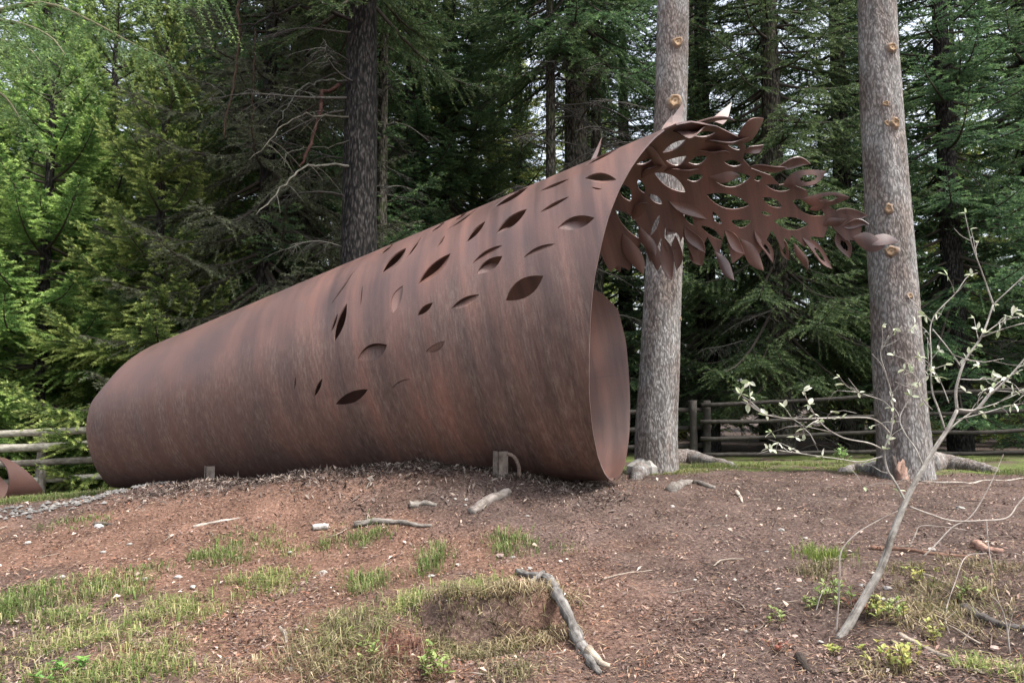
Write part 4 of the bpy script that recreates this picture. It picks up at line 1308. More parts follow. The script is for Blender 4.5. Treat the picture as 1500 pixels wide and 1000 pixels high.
def chips(name, n, size, aspect, pal, seed, y0=2.3, y1=9.0, lift=0.004, mask=None, tilt=0.35):
    g = np.random.default_rng(seed)
    x, y = scatter(n, -6.5, 6.5, y0, y1, g)
    if mask is not None:
        k = g.random(len(x)) < mask(x, y); x, y = x[k], y[k]
    m = len(x)
    z = ground(x, y) + lift + 0.010 * g.random(m)
    a = g.random(m) * 6.283
    l = size * (0.5 + 0.9 * g.random(m) ** 2); w = l * aspect * (0.6 + 0.8 * g.random(m))
    t1 = tilt * g.standard_normal(m); t2 = tilt * g.standard_normal(m)
    e1 = np.stack([np.cos(a), np.sin(a), t1], -1) * l[:, None] / 2
    e2 = np.stack([-np.sin(a), np.cos(a), t2], -1) * w[:, None] / 2
    c = np.stack([x, y, z], -1)
    mid = c + np.stack([0 * x, 0 * x, 0.25 * w], -1)
    V = np.stack([c - e1 * 0.9, mid - e2, c + e1, mid + e2], 1).reshape(-1, 3)
    pal = np.array(pal)
    cc = pal[g.integers(0, len(pal), m)] * (0.65 + 0.7 * g.random((m, 1)))
    me = mk_mesh(name, V, np.arange(4 * m).reshape(-1, 4), False, np.repeat(cc, 4, axis=0))
    return add(name, me, M_litter)


REDP = [(0.13, 0.080, 0.065), (0.18, 0.115, 0.092), (0.085, 0.056, 0.048), (0.23, 0.15, 0.115), (0.06, 0.042, 0.038), (0.16, 0.12, 0.105), (0.27, 0.20, 0.16)]
o = chips("bark_litter", 190000, 0.024, 0.34, REDP, 101, mask=lambda x, y: 0.25 + 0.75 * sstep(0.38, 0.62, fbm(x * 3.1, y * 3.1, 41)))
tag(o, "reddish brown bark crumbs and dry needles strewn all over the ground", "litter", kind="stuff")
o = chips("needle_litter", 70000, 0.045, 0.06, [(0.22, 0.11, 0.06), (0.33, 0.22, 0.14), (0.16, 0.085, 0.055), (0.42, 0.32, 0.22)], 102, tilt=0.2)
tag(o, "thin fallen needles and straw lying on the bare ground", "litter", kind="stuff")
o = chips("pale_chips", 1300, 0.034, 0.55, [(0.45, 0.36, 0.30), (0.55, 0.48, 0.42), (0.36, 0.27, 0.22), (0.5, 0.38, 0.30)], 103, lift=0.008)
tag(o, "pale wood chips and flakes scattered on the brown litter", "wood chips", kind="stuff")
o = chips("orange_litter", 42000, 0.026, 0.3, [(0.26, 0.135, 0.088), (0.21, 0.10, 0.066), (0.32, 0.19, 0.13), (0.16, 0.08, 0.055)], 104,
          mask=lambda x, y: sstep(0.42, 0.62, fbm(x * 1.1, y * 1.1, 21) + 0.2 * np.exp(-((x + 1.9) / 2.0) ** 2 - ((y - 4.9) / 0.9) ** 2)) * (1 - sstep(0.0, 1.6, x)))
tag(o, "rust red needle litter spread over the slope before the horn", "litter", kind="stuff")


def ridge_mask(x, y):
    return np.exp(-((y - (5.72 - 0.1 * x)) / 0.30) ** 2) * sstep(-3.4, -2.4, x) * (1 - sstep(0.4, 1.0, x))


o = chips("ridge_bark", 60000, 0.05, 0.22, [(0.10, 0.075, 0.062), (0.16, 0.125, 0.105), (0.065, 0.048, 0.04), (0.22, 0.18, 0.15), (0.05, 0.036, 0.03)], 105, 5.0, 6.6, 0.012, ridge_mask, 0.6)
tag(o, "grey brown shredded bark heaped along the foot of the horn", "bark", kind="stuff")


def rock_mesh(r, seed, flat=0.6, col=(0.4, 0.37, 0.34), n=10):
    g = np.random.default_rng(seed)
    th, ph = np.meshgrid(np.linspace(0, 2 * np.pi, n, endpoint=False), np.linspace(0.12, np.pi - 0.12, 6))
    d = np.stack([np.cos(th) * np.sin(ph), np.sin(th) * np.sin(ph), np.cos(ph)], -1)
    k = g.standard_normal((5, 3)); k /= np.linalg.norm(k, axis=1)[:, None]
    rr = np.min([np.ones(th.shape)] + [0.72 / np.maximum(d @ q, 0.5) for q in k], axis=0) * (1 + 0.06 * g.standard_normal(th.shape))
    V = (d * rr[..., None] * r * np.array([1.2, 0.9, flat])).reshape(-1, 3)
    i, j = np.meshgrid(np.arange(5), np.arange(n), indexing='ij'); j2 = (j + 1) % n
    q = np.stack([i * n + j, i * n + j2, (i + 1) * n + j2, (i + 1) * n + j], -1).reshape(-1, 4)
    V = np.vstack([V, [0, 0, V[:n, 2].mean()], [0, 0, V[-n:, 2].mean()]])
    jj = np.arange(n); t = np.vstack([np.stack([np.full(n, 6 * n), (jj + 1) % n, jj], -1), np.stack([np.full(n, 6 * n + 1), 5 * n + jj, 5 * n + (jj + 1) % n], -1)])
    c = np.array(col) * (0.85 + 0.3 * g.random((len(V), 1)))
    return mk_mesh("stone", V, [q, t], False, c)


def twigs():
    g = np.random.default_rng(88); mb = MB()
    x, y = scatter(900, -5.5, 5.5, 2.5, 7.5, g)
    w = 0.25 + 0.75 * sstep(0.3, 1.2, x / y * 2) + 0.6 * ridge_mask(x, y)
    k = g.random(len(x)) < w; x, y = x[k], y[k]
    for a, b in zip(x, y):
        l = 0.05 + 0.16 * g.random() ** 2; t = g.random() * 6.28
        u = np.linspace(-0.5, 0.5, 4)
        px = a + np.cos(t) * l * u; py = b + np.sin(t) * l * u
        bend = 0.1 * l * g.standard_normal() * (4 * u ** 2 - 1)
        px = px - np.sin(t) * bend; py = py + np.cos(t) * bend
        r = 0.0016 + 0.003 * g.random() ** 2
        pz = ground(px, py) + r + 0.008 + 0.012 * g.random() * (u + 0.5)
        c = np.array([(0.20, 0.15, 0.12), (0.30, 0.25, 0.21), (0.11, 0.08, 0.065), (0.36, 0.31, 0.26)][g.integers(0, 4)])
        mb.tube(np.stack([px, py, pz], -1), (r, r, r * 0.9, r * 0.6), 4, c)
    tag(add("twig_litter", mb.mesh("twig_litter"), M_wood), "thin broken twigs strewn over the ground and the bank", "twigs", None, "stuff")


twigs()

# pale gravel along the edge of the mound at the left: too many to count
def gravel():
    g = np.random.default_rng(61)
    line = np.array([hitg(x, y)[:2] for x, y in ((0, 750), (60, 748), (120, 738), (170, 722), (215, 712), (260, 704), (300, 700))])
    P = spline(np.c_[line, np.zeros(len(line))], 120)
    mb = MB()
    for k in range(650):
        p = P[g.integers(0, 120)]
        x = p[0] + 0.10 * g.standard_normal(); y = p[1] + 0.11 * g.standard_normal()
        r = 0.010 + 0.022 * g.random() ** 2
        d = g.standard_normal((6, 3)); d /= np.linalg.norm(d, axis=1)[:, None]
        q = np.array([(1, 0, 0), (-1, 0, 0), (0, 1, 0), (0, -1, 0), (0, 0, .7), (0, 0, -.5)]) * (0.7 + 0.5 * g.random((6, 1))) * r
        a = g.random() * 6.28; c, s = math.cos(a), math.sin(a)
        q = q @ np.array([[c, s, 0], [-s, c, 0], [0, 0, 1]]) + 0.1 * r * d
        base = np.array((0.19, 0.178, 0.165)) * (0.55 + 0.75 * g.random())
        mb.put(q + (x, y, float(ground0(x, y)) + 0.02), None, [(0, 2, 4), (2, 1, 4), (1, 3, 4), (3, 0, 4), (2, 0, 5), (1, 2, 5), (3, 1, 5), (0, 3, 5)], base)
    V = np.vstack(mb.v); V[:, 2] += ground(V[:, 0], V[:, 1]) - ground0(V[:, 0], V[:, 1]) - 0.006; mb.v = [V]
    o = add("gravel", mb.mesh("gravel", False), M_stone)
    tag(o, "pale grey gravel edging the mound below the low end of the horn", "gravel", kind="stuff")


gravel()

# single stones
ST = [(145, 772, 9, 'grey'), (41, 796, 7, 'w'), (151, 809, 6, 'w'), (190, 797, 5, 'w'), (218, 819, 4, 'w'), (261, 845, 7, 'w'), (282, 860, 6, 'w'), (212, 849, 7, 'w'), (152, 855, 5, 'w'), (91, 845, 6, 'w'), (350, 818, 6, 'w'), (425, 809, 5, 'w'), (474, 838, 7, 'w'),
      (683, 732, 5, 'w'), (667, 731, 4, 'w'), (655, 734, 4, 'w'), (682, 740, 4, 'w'), (751, 816, 5, 'w'), (776, 833, 6, 'w'), (671, 827, 5, 'w'), (632, 844, 7, 'w'), (733, 815, 9, 'p'), (424, 981, 10, 'd'), (1077, 850, 5, 'w'), (1018, 849, 4, 'w'), (1170, 851, 7, 'p'), (1123, 808, 4, 'w'),
      (1145, 777, 6, 'w'), (1202, 940, 6, 'w'), (1164, 932, 6, 'p'), (1092, 925, 5, 'w'), (1406, 745, 8, 'w'), (1365, 806, 8, 'w'), (1457, 950, 9, 'p'), (1180, 788, 5, 'w'), (985, 742, 5, 'w'), (773, 756, 4, 'w'), (1262, 858, 7, 'g'), (1300, 862, 8, 'g'), (1310, 880, 9, 'g')]
SC = {'w': (0.42, 0.39, 0.35), 'p': (0.45, 0.33, 0.28), 'd': (0.17, 0.14, 0.12), 'g': (0.33, 0.31, 0.29), 'grey': (0.5, 0.48, 0.46)}
SPECIAL = {(145, 772): "pale stone with a dark stick beside it on the rust red litter", (733, 815): "pinkish stone at the upper end of the twisted grey root",
           (424, 981): "dark brown stone beside the olive grass hummock", (1457, 950): "pink stone lying between the sticks behind the sapling's foot", (776, 833): "white stone touching the upper end of the twisted grey root"}
for k, (x, y, r, kind) in enumerate(ST):
    p = hitg(x, y); dep = p[1]
    rr = r * 0.75 * dep / FPX
    o = add("stone", rock_mesh(rr, 300 + k, 0.55, SC[kind]), M_stone, None, (p[0], p[1], p[2] + rr * 0.18))
    o.rotation_euler = (0, 0, k * 1.3)
    lab = SPECIAL.get((x, y))
    if lab: tag(o, lab, "stone")
    else: tag(o, {'w': "small white stone lying on the brown litter", 'p': "small pinkish stone lying on the brown litter", 'g': "small grey stone beside the sapling's foot"}[kind], "stone", {'w': "small white stones", 'p': "small pinkish stones", 'g': "small grey stones"}[kind])

# ------------------------------------------------------------------ roots, logs and sticks
def stick(name, px, r, col, label, cat="stick", lift=0.3, sides=10, wob=0.10, group=None, taper=0.5, dz=0.0):
    P = spline(np.array([hitg(x, y) for x, y in px]), max(10, 5 * len(px)))
    n = len(P)
    R = np.linspace(r, r * taper, n) * (1 + 0.18 * (vnoise(np.arange(n) * 0.8, np.zeros(n), int(px[0][0])) - 0.5) * 2)
    P[:, 2] = ground(P[:, 0], P[:, 1]) + R * lift + dz
    k = np.hanning(5); k /= k.sum()
    P[:, 2] = np.convolve(np.pad(P[:, 2], 2, mode='edge'), k, 'valid')
    mb = MB()
    c = np.array(col)
    mb.tube(P, R, sides, c, wob)
    V = np.vstack(mb.c); V = V * (0.75 + 0.5 * rng.random((len(V), 1))); mb.c = [V]
    o = add(name, mb.mesh(name), M_wood)
    return tag(o, label, cat, group)


GREY = (0.20, 0.19, 0.18)
# twisted grey root over the eroded lip
root = empty("twisted_root")
tag(root, "twisted weathered grey root lying down the slope past the eroded turf", "root")
Rt = [(757, 836, 0.02), (775, 841, 0.06), (800, 846, 0.12), (812, 862, 0.13), (825, 888, 0.10), (838, 915, 0.06), (848, 938, 0.03), (862, 962, 0.02), (878, 985, 0.02)]
Pm = []
for x, y, l in Rt:
    h = hitg(x, y); d = ray(x, y); h = EYE + (h - EYE) * (1 - 0.35 * l); Pm.append(h)
mb = MB(); Pq = spline(np.array(Pm), 44)
mb.tube(Pq, np.interp(np.linspace(0, 1, 44), [0, .15, .3, .6, .85, 1], [0.014, 0.022, 0.026, 0.025, 0.029, 0.013]) * (1 + 0.15 * np.sin(np.arange(44) * 1.3)), 12, GREY, 0.11)
c = np.vstack(mb.c) * (0.55 + 0.8 * rng.random((mb.n, 1))); mb.c = [c]
add("stem", mb.mesh("stem"), M_wood, root)
for pts, r in ((((862, 962), (874, 975), (884, 983), (893, 985)), 0.022), (((795, 846), (785, 855), (775, 862)), 0.016), (((806, 870), (803, 862), (806, 850)), 0.010)):
    mb = MB(); mb.tube(spline(np.array([hitg(x, y) + (0, 0, 0.03) for x, y in pts]), 8), np.linspace(r, r * 0.4, 8), 8, (0.42, 0.36, 0.29) if r > .02 else GREY, 0.06)
    add("stub", mb.mesh("stub"), M_wood, root)

stick("log", [(690, 752), (705, 742), (722, 731), (745, 721)], 0.036, (0.21, 0.185, 0.17), "thick grey weathered log end sticking out below the steel support", "log", 0.25, 12, 0.06, None, 0.9)
stick("stick", [(519, 772), (545, 766), (575, 767), (605, 770), (632, 771)], 0.022, (0.22, 0.20, 0.18), "curved grey stick lying on litter above a green grass tuft", "stick", 0.8)
stick("stick", [(600, 742), (620, 738), (640, 740)], 0.030, (0.20, 0.18, 0.16), "half buried dark stick at the foot of the bark heap")
stick("stick", [(283, 772), (310, 766), (332, 762), (352, 758)], 0.012, (0.40, 0.35, 0.31), "thin pale stick on the rust red litter")
stick("stick", [(138, 768), (152, 767), (166, 768)], 0.016, (0.11, 0.095, 0.08), "short dark stick touching a pale stone")
o = stick("birch_log", [(458, 776), (470, 775), (481, 775)], 0.022, (0.45, 0.43, 0.40), "short white billet of wood on the rust red litter", "log", 0.9, 12, 0.03, None, 0.95)
stick("root", [(983, 720), (998, 711), (1015, 708), (1032, 711), (1046, 716)], 0.050, (0.20, 0.18, 0.165), "arched grey root breaking the soil before the pale trunk", "root", 0.15, 12)
stick("stick", [(1079, 722), (1084, 728), (1087, 736)], 0.018, (0.45, 0.40, 0.35), "small pale upright chip of wood on bare brown ground")
stick("stick", [(1275, 803), (1310, 805), (1350, 810), (1390, 814), (1425, 817)], 0.016, (0.19, 0.11, 0.08), "brown stick lying across behind the sapling's stem")
stick("stick", [(1318, 930), (1345, 946), (1380, 962), (1410, 976), (1440, 988)], 0.014, (0.34, 0.29, 0.24), "long straight pale stick beside the sapling's foot")
stick("stick", [(1308, 940), (1330, 962), (1350, 978), (1370, 990)], 0.010, (0.24, 0.20, 0.17), "thin brown stick crossing below the long pale stick")
stick("stick", [(1410, 890), (1435, 905), (1465, 916), (1500, 922), (1530, 925)], 0.024, (0.11, 0.10, 0.095), "dark grey rotten stick on the bank behind the straw tufts")
stick("stick", [(1285, 878), (1305, 879), (1325, 880)], 0.009, (0.45, 0.42, 0.38), "small white stick by the sapling's foot")
stick("stick", [(1220, 985), (1250, 977), (1275, 968), (1292, 952)], 0.009, (0.26, 0.20, 0.16), "thin curved twig on litter below the sapling")
stick("stick", [(1345, 840), (1365, 846), (1390, 856)], 0.012, (0.28, 0.23, 0.19), "short brown stick behind the olive tuft beside the sapling")
stick("stick", [(1170, 962), (1178, 975), (1186, 985)], 0.022, (0.045, 0.035, 0.03), "short black charred stick on the litter below the sapling")
stick("stick", [(1430, 800), (1445, 806), (1470, 808)], 0.030, (0.40, 0.25, 0.20), "pinkish broken piece of wood on the slope behind the twigs")
stick("stick", [(880, 850), (905, 842), (930, 838), (955, 835)], 0.006, (0.30, 0.25, 0.21), "very thin straight twig on bare brown ground")
stick("stick", [(1345, 706), (1390, 707), (1440, 704), (1500, 700)], 0.014, (0.42, 0.38, 0.34), "long pale branch lying before the many-knotted trunk")
stick("stick", [(410, 920), (418, 930), (420, 942)], 0.012, (0.45, 0.40, 0.34), "small pale forked stick beside the olive hummock")

# stone and broken stump at the feet of the pale trunks
p = hitg(946, 694)
o = add("boulder", rock_mesh(0.17, 5, 0.8, (0.34, 0.32, 0.29), 14), M_stone, None, (p[0], p[1], p[2] + 0.05))
tag(o, "pale lichen grey rock wedged between the horn's mouth and the pale trunk", "rock")


def stump():
    root = empty("broken_stump")
    p = hitg(1320, 703)
    tag(root, "small broken stump with raw pinkish wood at the foot of the many-knotted trunk", "stump")
    g = np.random.default_rng(4); m = 22; th = np.arange(m) / m * 6.283
    V = []; C = []
    for i, z in enumerate(np.linspace(-0.1, 0.27, 10)):
        r = 0.13 * (1 - 0.35 * i / 9) * (1 + 0.14 * np.sin(3 * th + i * .3) + 0.05 * g.standard_normal(m))
        zz = z + (0.10 * np.sin(th * 1 + 0.7) + 0.03 * g.standard_normal(m)) * (i / 9)
        V.append(np.stack([p[0] + r * np.cos(th), p[1] + r * np.sin(th), p[2] + zz], -1))
        raw = (np.sin(th + 2.2) > -0.1) & (i > 3)
        C.append(np.where(raw[:, None], (0.36, 0.235, 0.19), (0.20, 0.175, 0.16)) * (0.7 + 0.5 * g.random((m, 1))))
    V.append(np.array([[p[0], p[1], p[2] + 0.22]])); C.append(np.array([[0.5, 0.33, 0.25]]))
    i, j = np.meshgrid(np.arange(9), np.arange(m), indexing='ij'); j2 = (j + 1) % m
    q = np.stack([i * m + j, i * m + j2, (i + 1) * m + j2, (i + 1) * m + j], -1).reshape(-1, 4)
    t = np.stack([np.full(m, 10 * m), 9 * m + np.arange(m), 9 * m + (np.arange(m) + 1) % m], -1)
    add("stump_wood", mk_mesh("stump_wood", np.vstack(V), [q, t], True, np.vstack(C)), M_wood, root)


stump()

# ------------------------------------------------------------------ grass
def blades(name, patches, label, seed, thin=0.5):
    """patches: (px, py, rx, ry, count, height, colours, droop)"""
    g = np.random.default_rng(seed)
    VV = []; CC = []
    for (px, py, rx, ry, n, h, cols, droop) in patches:
        n = int(n * thin); h = h * 0.68
        c = hitg(px, py); dep = c[1]
        kx = dep / FPX; ky = dep / FPX * min(5.0, dep / max(CAMZ - c[2], 0.3) * 0.7)
        nt = max(3, n // 26)                       # tufts
        a = g.random(nt) * 6.283; r = g.random(nt) ** 0.6 * 1.15
        tx = c[0] + np.cos(a) * r * rx * kx; ty = c[1] + np.sin(a) * r * ry * ky
        ti = g.integers(0, nt, n)
        sp = 0.02 + 0.05 * g.random(nt)
        x = tx[ti] + sp[ti] * g.standard_normal(n); y = ty[ti] + sp[ti] * g.standard_normal(n)
        z = ground(x, y) - 0.004
        b = g.random(n) * 6.283
        # lean away from the tuft's centre
        ox = x - tx[ti]; oy = y - ty[ti]
        b = np.where(g.random(n) < 0.7, np.arctan2(oy, ox) + 0.5 * g.standard_normal(n), b)
        hh = h * (0.45 + 0.75 * g.random(n)); ln = droop * (0.4 + 0.9 * g.random(n)) * hh
        w = 0.0012 + 0.0026 * g.random(n) ** 2; hh = hh * np.where(g.random(n) < 0.05, 1.5, 1.0)
        s = np.stack([-np.sin(b), np.cos(b), 0 * b], -1) * w[:, None]
        fwd = np.stack([np.cos(b), np.sin(b), 0 * b], -1)
        p0 = np.stack([x, y, z], -1)
        p1 = p0 + fwd * (ln * 0.3)[:, None]; p1[:, 2] += hh * 0.6
        p2 = p0 + fwd * ln[:, None]; p2[:, 2] += hh * (1 - 0.45 * min(droop, 1.6))
        V = np.stack([p0 - s, p0 + s, p1 - s * 0.8, p1 + s * 0.8, p2], 1)
        VV.append(V.reshape(-1, 3))
        cols = np.array(cols); cc = cols[g.integers(0, len(cols), n)] * (0.7 + 0.6 * g.random((n, 1)))
        CC.append(np.repeat(cc, 5, axis=0))
    V = np.vstack(VV); m = len(V) // 5
    k = np.arange(m)[:, None] * 5
    me = mk_mesh(name, V, [k + np.array([0, 1, 3, 2]), k + np.array([2, 3, 4])], False, np.vstack(CC))
    return tag(add(name, me, M_grass), label, "grass", None, "stuff")


GRN = [(0.11, 0.17, 0.040), (0.15, 0.205, 0.055), (0.085, 0.13, 0.032), (0.23, 0.25, 0.10), (0.28, 0.25, 0.13)]
YGR = [(0.24, 0.27, 0.09), (0.33, 0.32, 0.13), (0.17, 0.22, 0.06), (0.42, 0.36, 0.19), (0.13, 0.18, 0.045)]
STRAW = [(0.34, 0.27, 0.16), (0.42, 0.34, 0.22), (0.24, 0.18, 0.10), (0.20, 0.18, 0.07), (0.14, 0.105, 0.065)]
OLIVE = [(0.15, 0.135, 0.065), (0.25, 0.21, 0.11), (0.10, 0.085, 0.045), (0.34, 0.29, 0.17), (0.13, 0.14, 0.05), (0.20, 0.15, 0.10)]
RUST = [(0.16, 0.07, 0.05), (0.11, 0.05, 0.04), (0.21, 0.11, 0.07)]
blades("grass", [(318, 818, 34, 12, 1500, .10, GRN, .5), (385, 792, 20, 8, 500, .07, GRN, .5), (340, 790, 15, 6, 300, .06, GRN, .5), (425, 806, 28, 8, 500, .06, YGR, .6), (532, 790, 46, 9, 1300, .08, GRN, .5), (634, 822, 22, 12, 1100, .10, GRN, .5),
                 (752, 800, 34, 10, 1300, .09, GRN, .5), (825, 805, 18, 4, 200, .05, GRN, .5), (105, 767, 45, 6, 700, .06, GRN, .6), (548, 855, 26, 15, 1100, .11, GRN, .6), (480, 795, 20, 8, 300, .05, GRN, .6),
                 (1205, 815, 20, 9, 900, .10, [(0.20, 0.25, 0.06), (0.14, 0.2, 0.04)], .4), (1207, 840, 22, 10, 700, .09, OLIVE, .6),
                 (150, 862, 70, 14, 2600, .08, GRN + YGR[:2], .6), (20, 890, 45, 24, 2600, .10, GRN, .6), (215, 835, 30, 8, 500, .06, GRN, .6), (95, 905, 50, 16, 1200, .08, GRN + YGR, .7), (135, 995, 90, 16, 1600, .09, GRN + YGR, .7), (230, 985, 50, 20, 900, .08, YGR, .7)],
       "short fresh green grass in patches on the brown slope", 201, 0.48)
blades("dry_grass", [(400, 855, 58, 20, 2600, .10, YGR, .9), (270, 895, 42, 24, 2400, .11, YGR, .9), (595, 888, 34, 16, 1500, .11, YGR, 1.0), (690, 858, 40, 18, 1500, .09, YGR, 1.0), (150, 930, 66, 24, 2200, .10, YGR, 1.0), (30, 962, 55, 30, 1900, .10, YGR + STRAW, 1.0), (205, 955, 44, 26, 1400, .10, YGR + STRAW, 1.0),
                     (500, 925, 56, 34, 3600, .13, OLIVE + YGR[:1], 1.2), (455, 965, 40, 30, 2000, .12, OLIVE + STRAW, 1.2), (540, 985, 40, 16, 1200, .12, OLIVE, 1.1), (690, 945, 56, 36, 4200, .12, OLIVE, .9), (680, 905, 46, 14, 1200, .10, STRAW, 1.1), (740, 985, 30, 20, 900, .1, OLIVE, 1.0),
                     (580, 965, 34, 26, 1900, .10, RUST, .9), (770, 893, 52, 10, 2200, .12, STRAW, 1.5), (815, 915, 22, 20, 800, .13, STRAW, 1.6), (720, 915, 30, 10, 600, .12, STRAW, 1.5),
                     (1330, 845, 30, 18, 1200, .09, OLIVE, .9), (1440, 835, 60, 16, 1500, .09, OLIVE + STRAW, 1.1), (1400, 895, 56, 28, 2200, .12, STRAW + OLIVE, 1.4), (1330, 900, 30, 22, 900, .11, STRAW, 1.4), (1470, 985, 40, 22, 1100, .11, YGR, 1.0), (1480, 880, 30, 30, 700, .11, STRAW, 1.3), (1290, 985, 50, 18, 700, .08, STRAW, 1.2), (350, 985, 40, 14, 500, .08, STRAW, 1.2)],
       "dry straw coloured and olive grass in ragged tufts and hummocks", 202, 0.27)
blades("far_grass", [(1060, 683, 60, 4, 1800, .09, GRN + YGR, .6), (1170, 681, 60, 4, 1600, .09, GRN + YGR, .6), (1240, 690, 40, 4, 700, .07, YGR, .6), (1400, 676, 60, 5, 1500, .10, GRN, .6), (1490, 690, 40, 5, 700, .09, GRN, .6), (1010, 690, 30, 4, 700, .07, YGR, .7),
                     (40, 733, 60, 5, 2200, .10, GRN, .6), (120, 727, 50, 5, 1800, .10, GRN, .6), (-40, 735, 60, 5, 1200, .10, GRN, .6), (180, 716, 30, 4, 800, .09, GRN, .6), (980, 694, 20, 2, 300, .06, YGR, .7)],
       "green grass along the foot of the fence and the pale trunks", 203, 1.0)


# ------------------------------------------------------------------ low leafy plants
def leafy(name, px, py, spread, n, size, cols, label, seed, h=0.10, cat="plant"):
    g = np.random.default_rng(seed)
    c = hitg(px, py); root = empty(name)
    tag(root, label, cat)
    st = MB(); lf = MB()
    for s in range(max(3, n // 9)):
        a = g.random() * 6.28; r = spread * math.sqrt(g.random())
        b = np.array([c[0] + r * math.cos(a), c[1] + r * math.sin(a), 0]); b[2] = float(ground(b[0], b[1]))
        t = b + np.array([0.03 * g.standard_normal(), 0.03 * g.standard_normal(), h * (0.5 + 0.7 * g.random())])
        st.tube(np.array([b, (b + t) / 2 + 0.006 * g.standard_normal(3), t]), (0.003, 0.0025, 0.0015), 4, (0.13, 0.10, 0.05), caps=False)
        for k in range(9):
            f = 0.3 + 0.7 * g.random(); p = b + (t - b) * f
            leaf_quad(lf, p, g.random() * 6.28, 0.2 + 0.6 * g.random(), size * (0.6 + 0.6 * g.random()), np.array(cols[g.integers(0, len(cols))]) * (0.75 + 0.5 * g.random()))
    add("stems", st.mesh("stems"), M_limb, root)
    add("leaves", lf.mesh("leaves", False), M_leaf, root)


def leaf_quad(mb, p, a, el, l, col, wid=0.27):
    d = np.array([math.cos(a) * math.cos(el), math.sin(a) * math.cos(el), math.sin(el)])
    s = np.cross(d, [0, 0, 1.0]); s /= np.linalg.norm(s) + 1e-9
    u = np.cross(s, d)
    w = l * wid
    V = np.array([p, p + d * l * .35 - s * w + u * w * .25, p + d * l * .35 + s * w + u * w * .25, p + d * l * .5, p + d * l * .72 - s * w * .8 + u * w * .1, p + d * l * .72 + s * w * .8 + u * w * .1, p + d * l - u * l * .08])
    mb.put(V, None, [(0, 1, 3), (0, 3, 2), (1, 4, 3), (3, 5, 2), (4, 6, 3), (3, 6, 5)], col)


LG = [(0.26, 0.32, 0.10), (0.36, 0.40, 0.16), (0.18, 0.26, 0.07)]
LY = [(0.45, 0.42, 0.13), (0.36, 0.38, 0.11), (0.28, 0.33, 0.09)]
LR = [(0.26, 0.10, 0.07), (0.30, 0.15, 0.09), (0.20, 0.08, 0.06)]
leafy("bilberry_plant", 1228, 885, 0.10, 140, 0.030, LG, "light green low plant left of the sapling's foot", 1)
leafy("bilberry_plant", 1290, 905, 0.10, 150, 0.030, LG + LY, "yellow green low plant right of the sapling's foot", 2)
leafy("bilberry_plant", 1262, 900, 0.07, 70, 0.026, LR, "red leaved low plant around the sapling's foot", 3, 0.06)
leafy("bilberry_plant", 1312, 985, 0.08, 110, 0.030, LY, "bright yellow green low plant under the long pale stick", 4)
leafy("bilberry_plant", 1358, 936, 0.04, 50, 0.026, LY, "small yellow leaved sprig beside the long pale stick", 5)
leafy("bilberry_plant", 1355, 858, 0.05, 60, 0.026, LY, "yellow leaved sprig in the olive tuft behind the sapling", 6)
leafy("bilberry_plant", 1135, 908, 0.05, 40, 0.026, LG, "small pale green seedling alone on the bare litter", 7, 0.05)
leafy("bilberry_plant", 1145, 958, 0.04, 40, 0.024, LR, "small red leaved sprig on the litter below the sapling", 8, 0.05)
leafy("bilberry_plant", 640, 990, 0.09, 130, 0.030, LG, "pale green low plant at the foot of the olive hummock", 9, 0.09)
leafy("bilberry_plant", 537, 972, 0.05, 50, 0.026, LG, "pale green sprig in the rust brown grass", 10)
leafy("bilberry_plant", 1180, 890, 0.04, 40, 0.024, LG, "small green sprig at the edge of the bare litter by the sapling", 11, 0.06)
leafy("bilberry_plant", 1222, 960, 0.04, 36, 0.024, LY, "tiny yellow sprig below the sapling's foot", 12, 0.04)
leafy("bilberry_plant", 1415, 880, 0.05, 50, 0.026, LG, "green sprig among the straw tufts behind the sticks", 13)
leafy("bilberry_plant", 85, 992, 0.08, 70, 0.030, [(0.12, 0.26, 0.06), (0.2, 0.36, 0.08)], "bright green clover like plant in the grass", 14, 0.06)
leafy("bilberry_plant", 1235, 678, 0.12, 90, 0.06, [(0.20, 0.32, 0.10), (0.30, 0.42, 0.18)], "green leafy seedling in the grass strip before the fence", 15, 0.22)


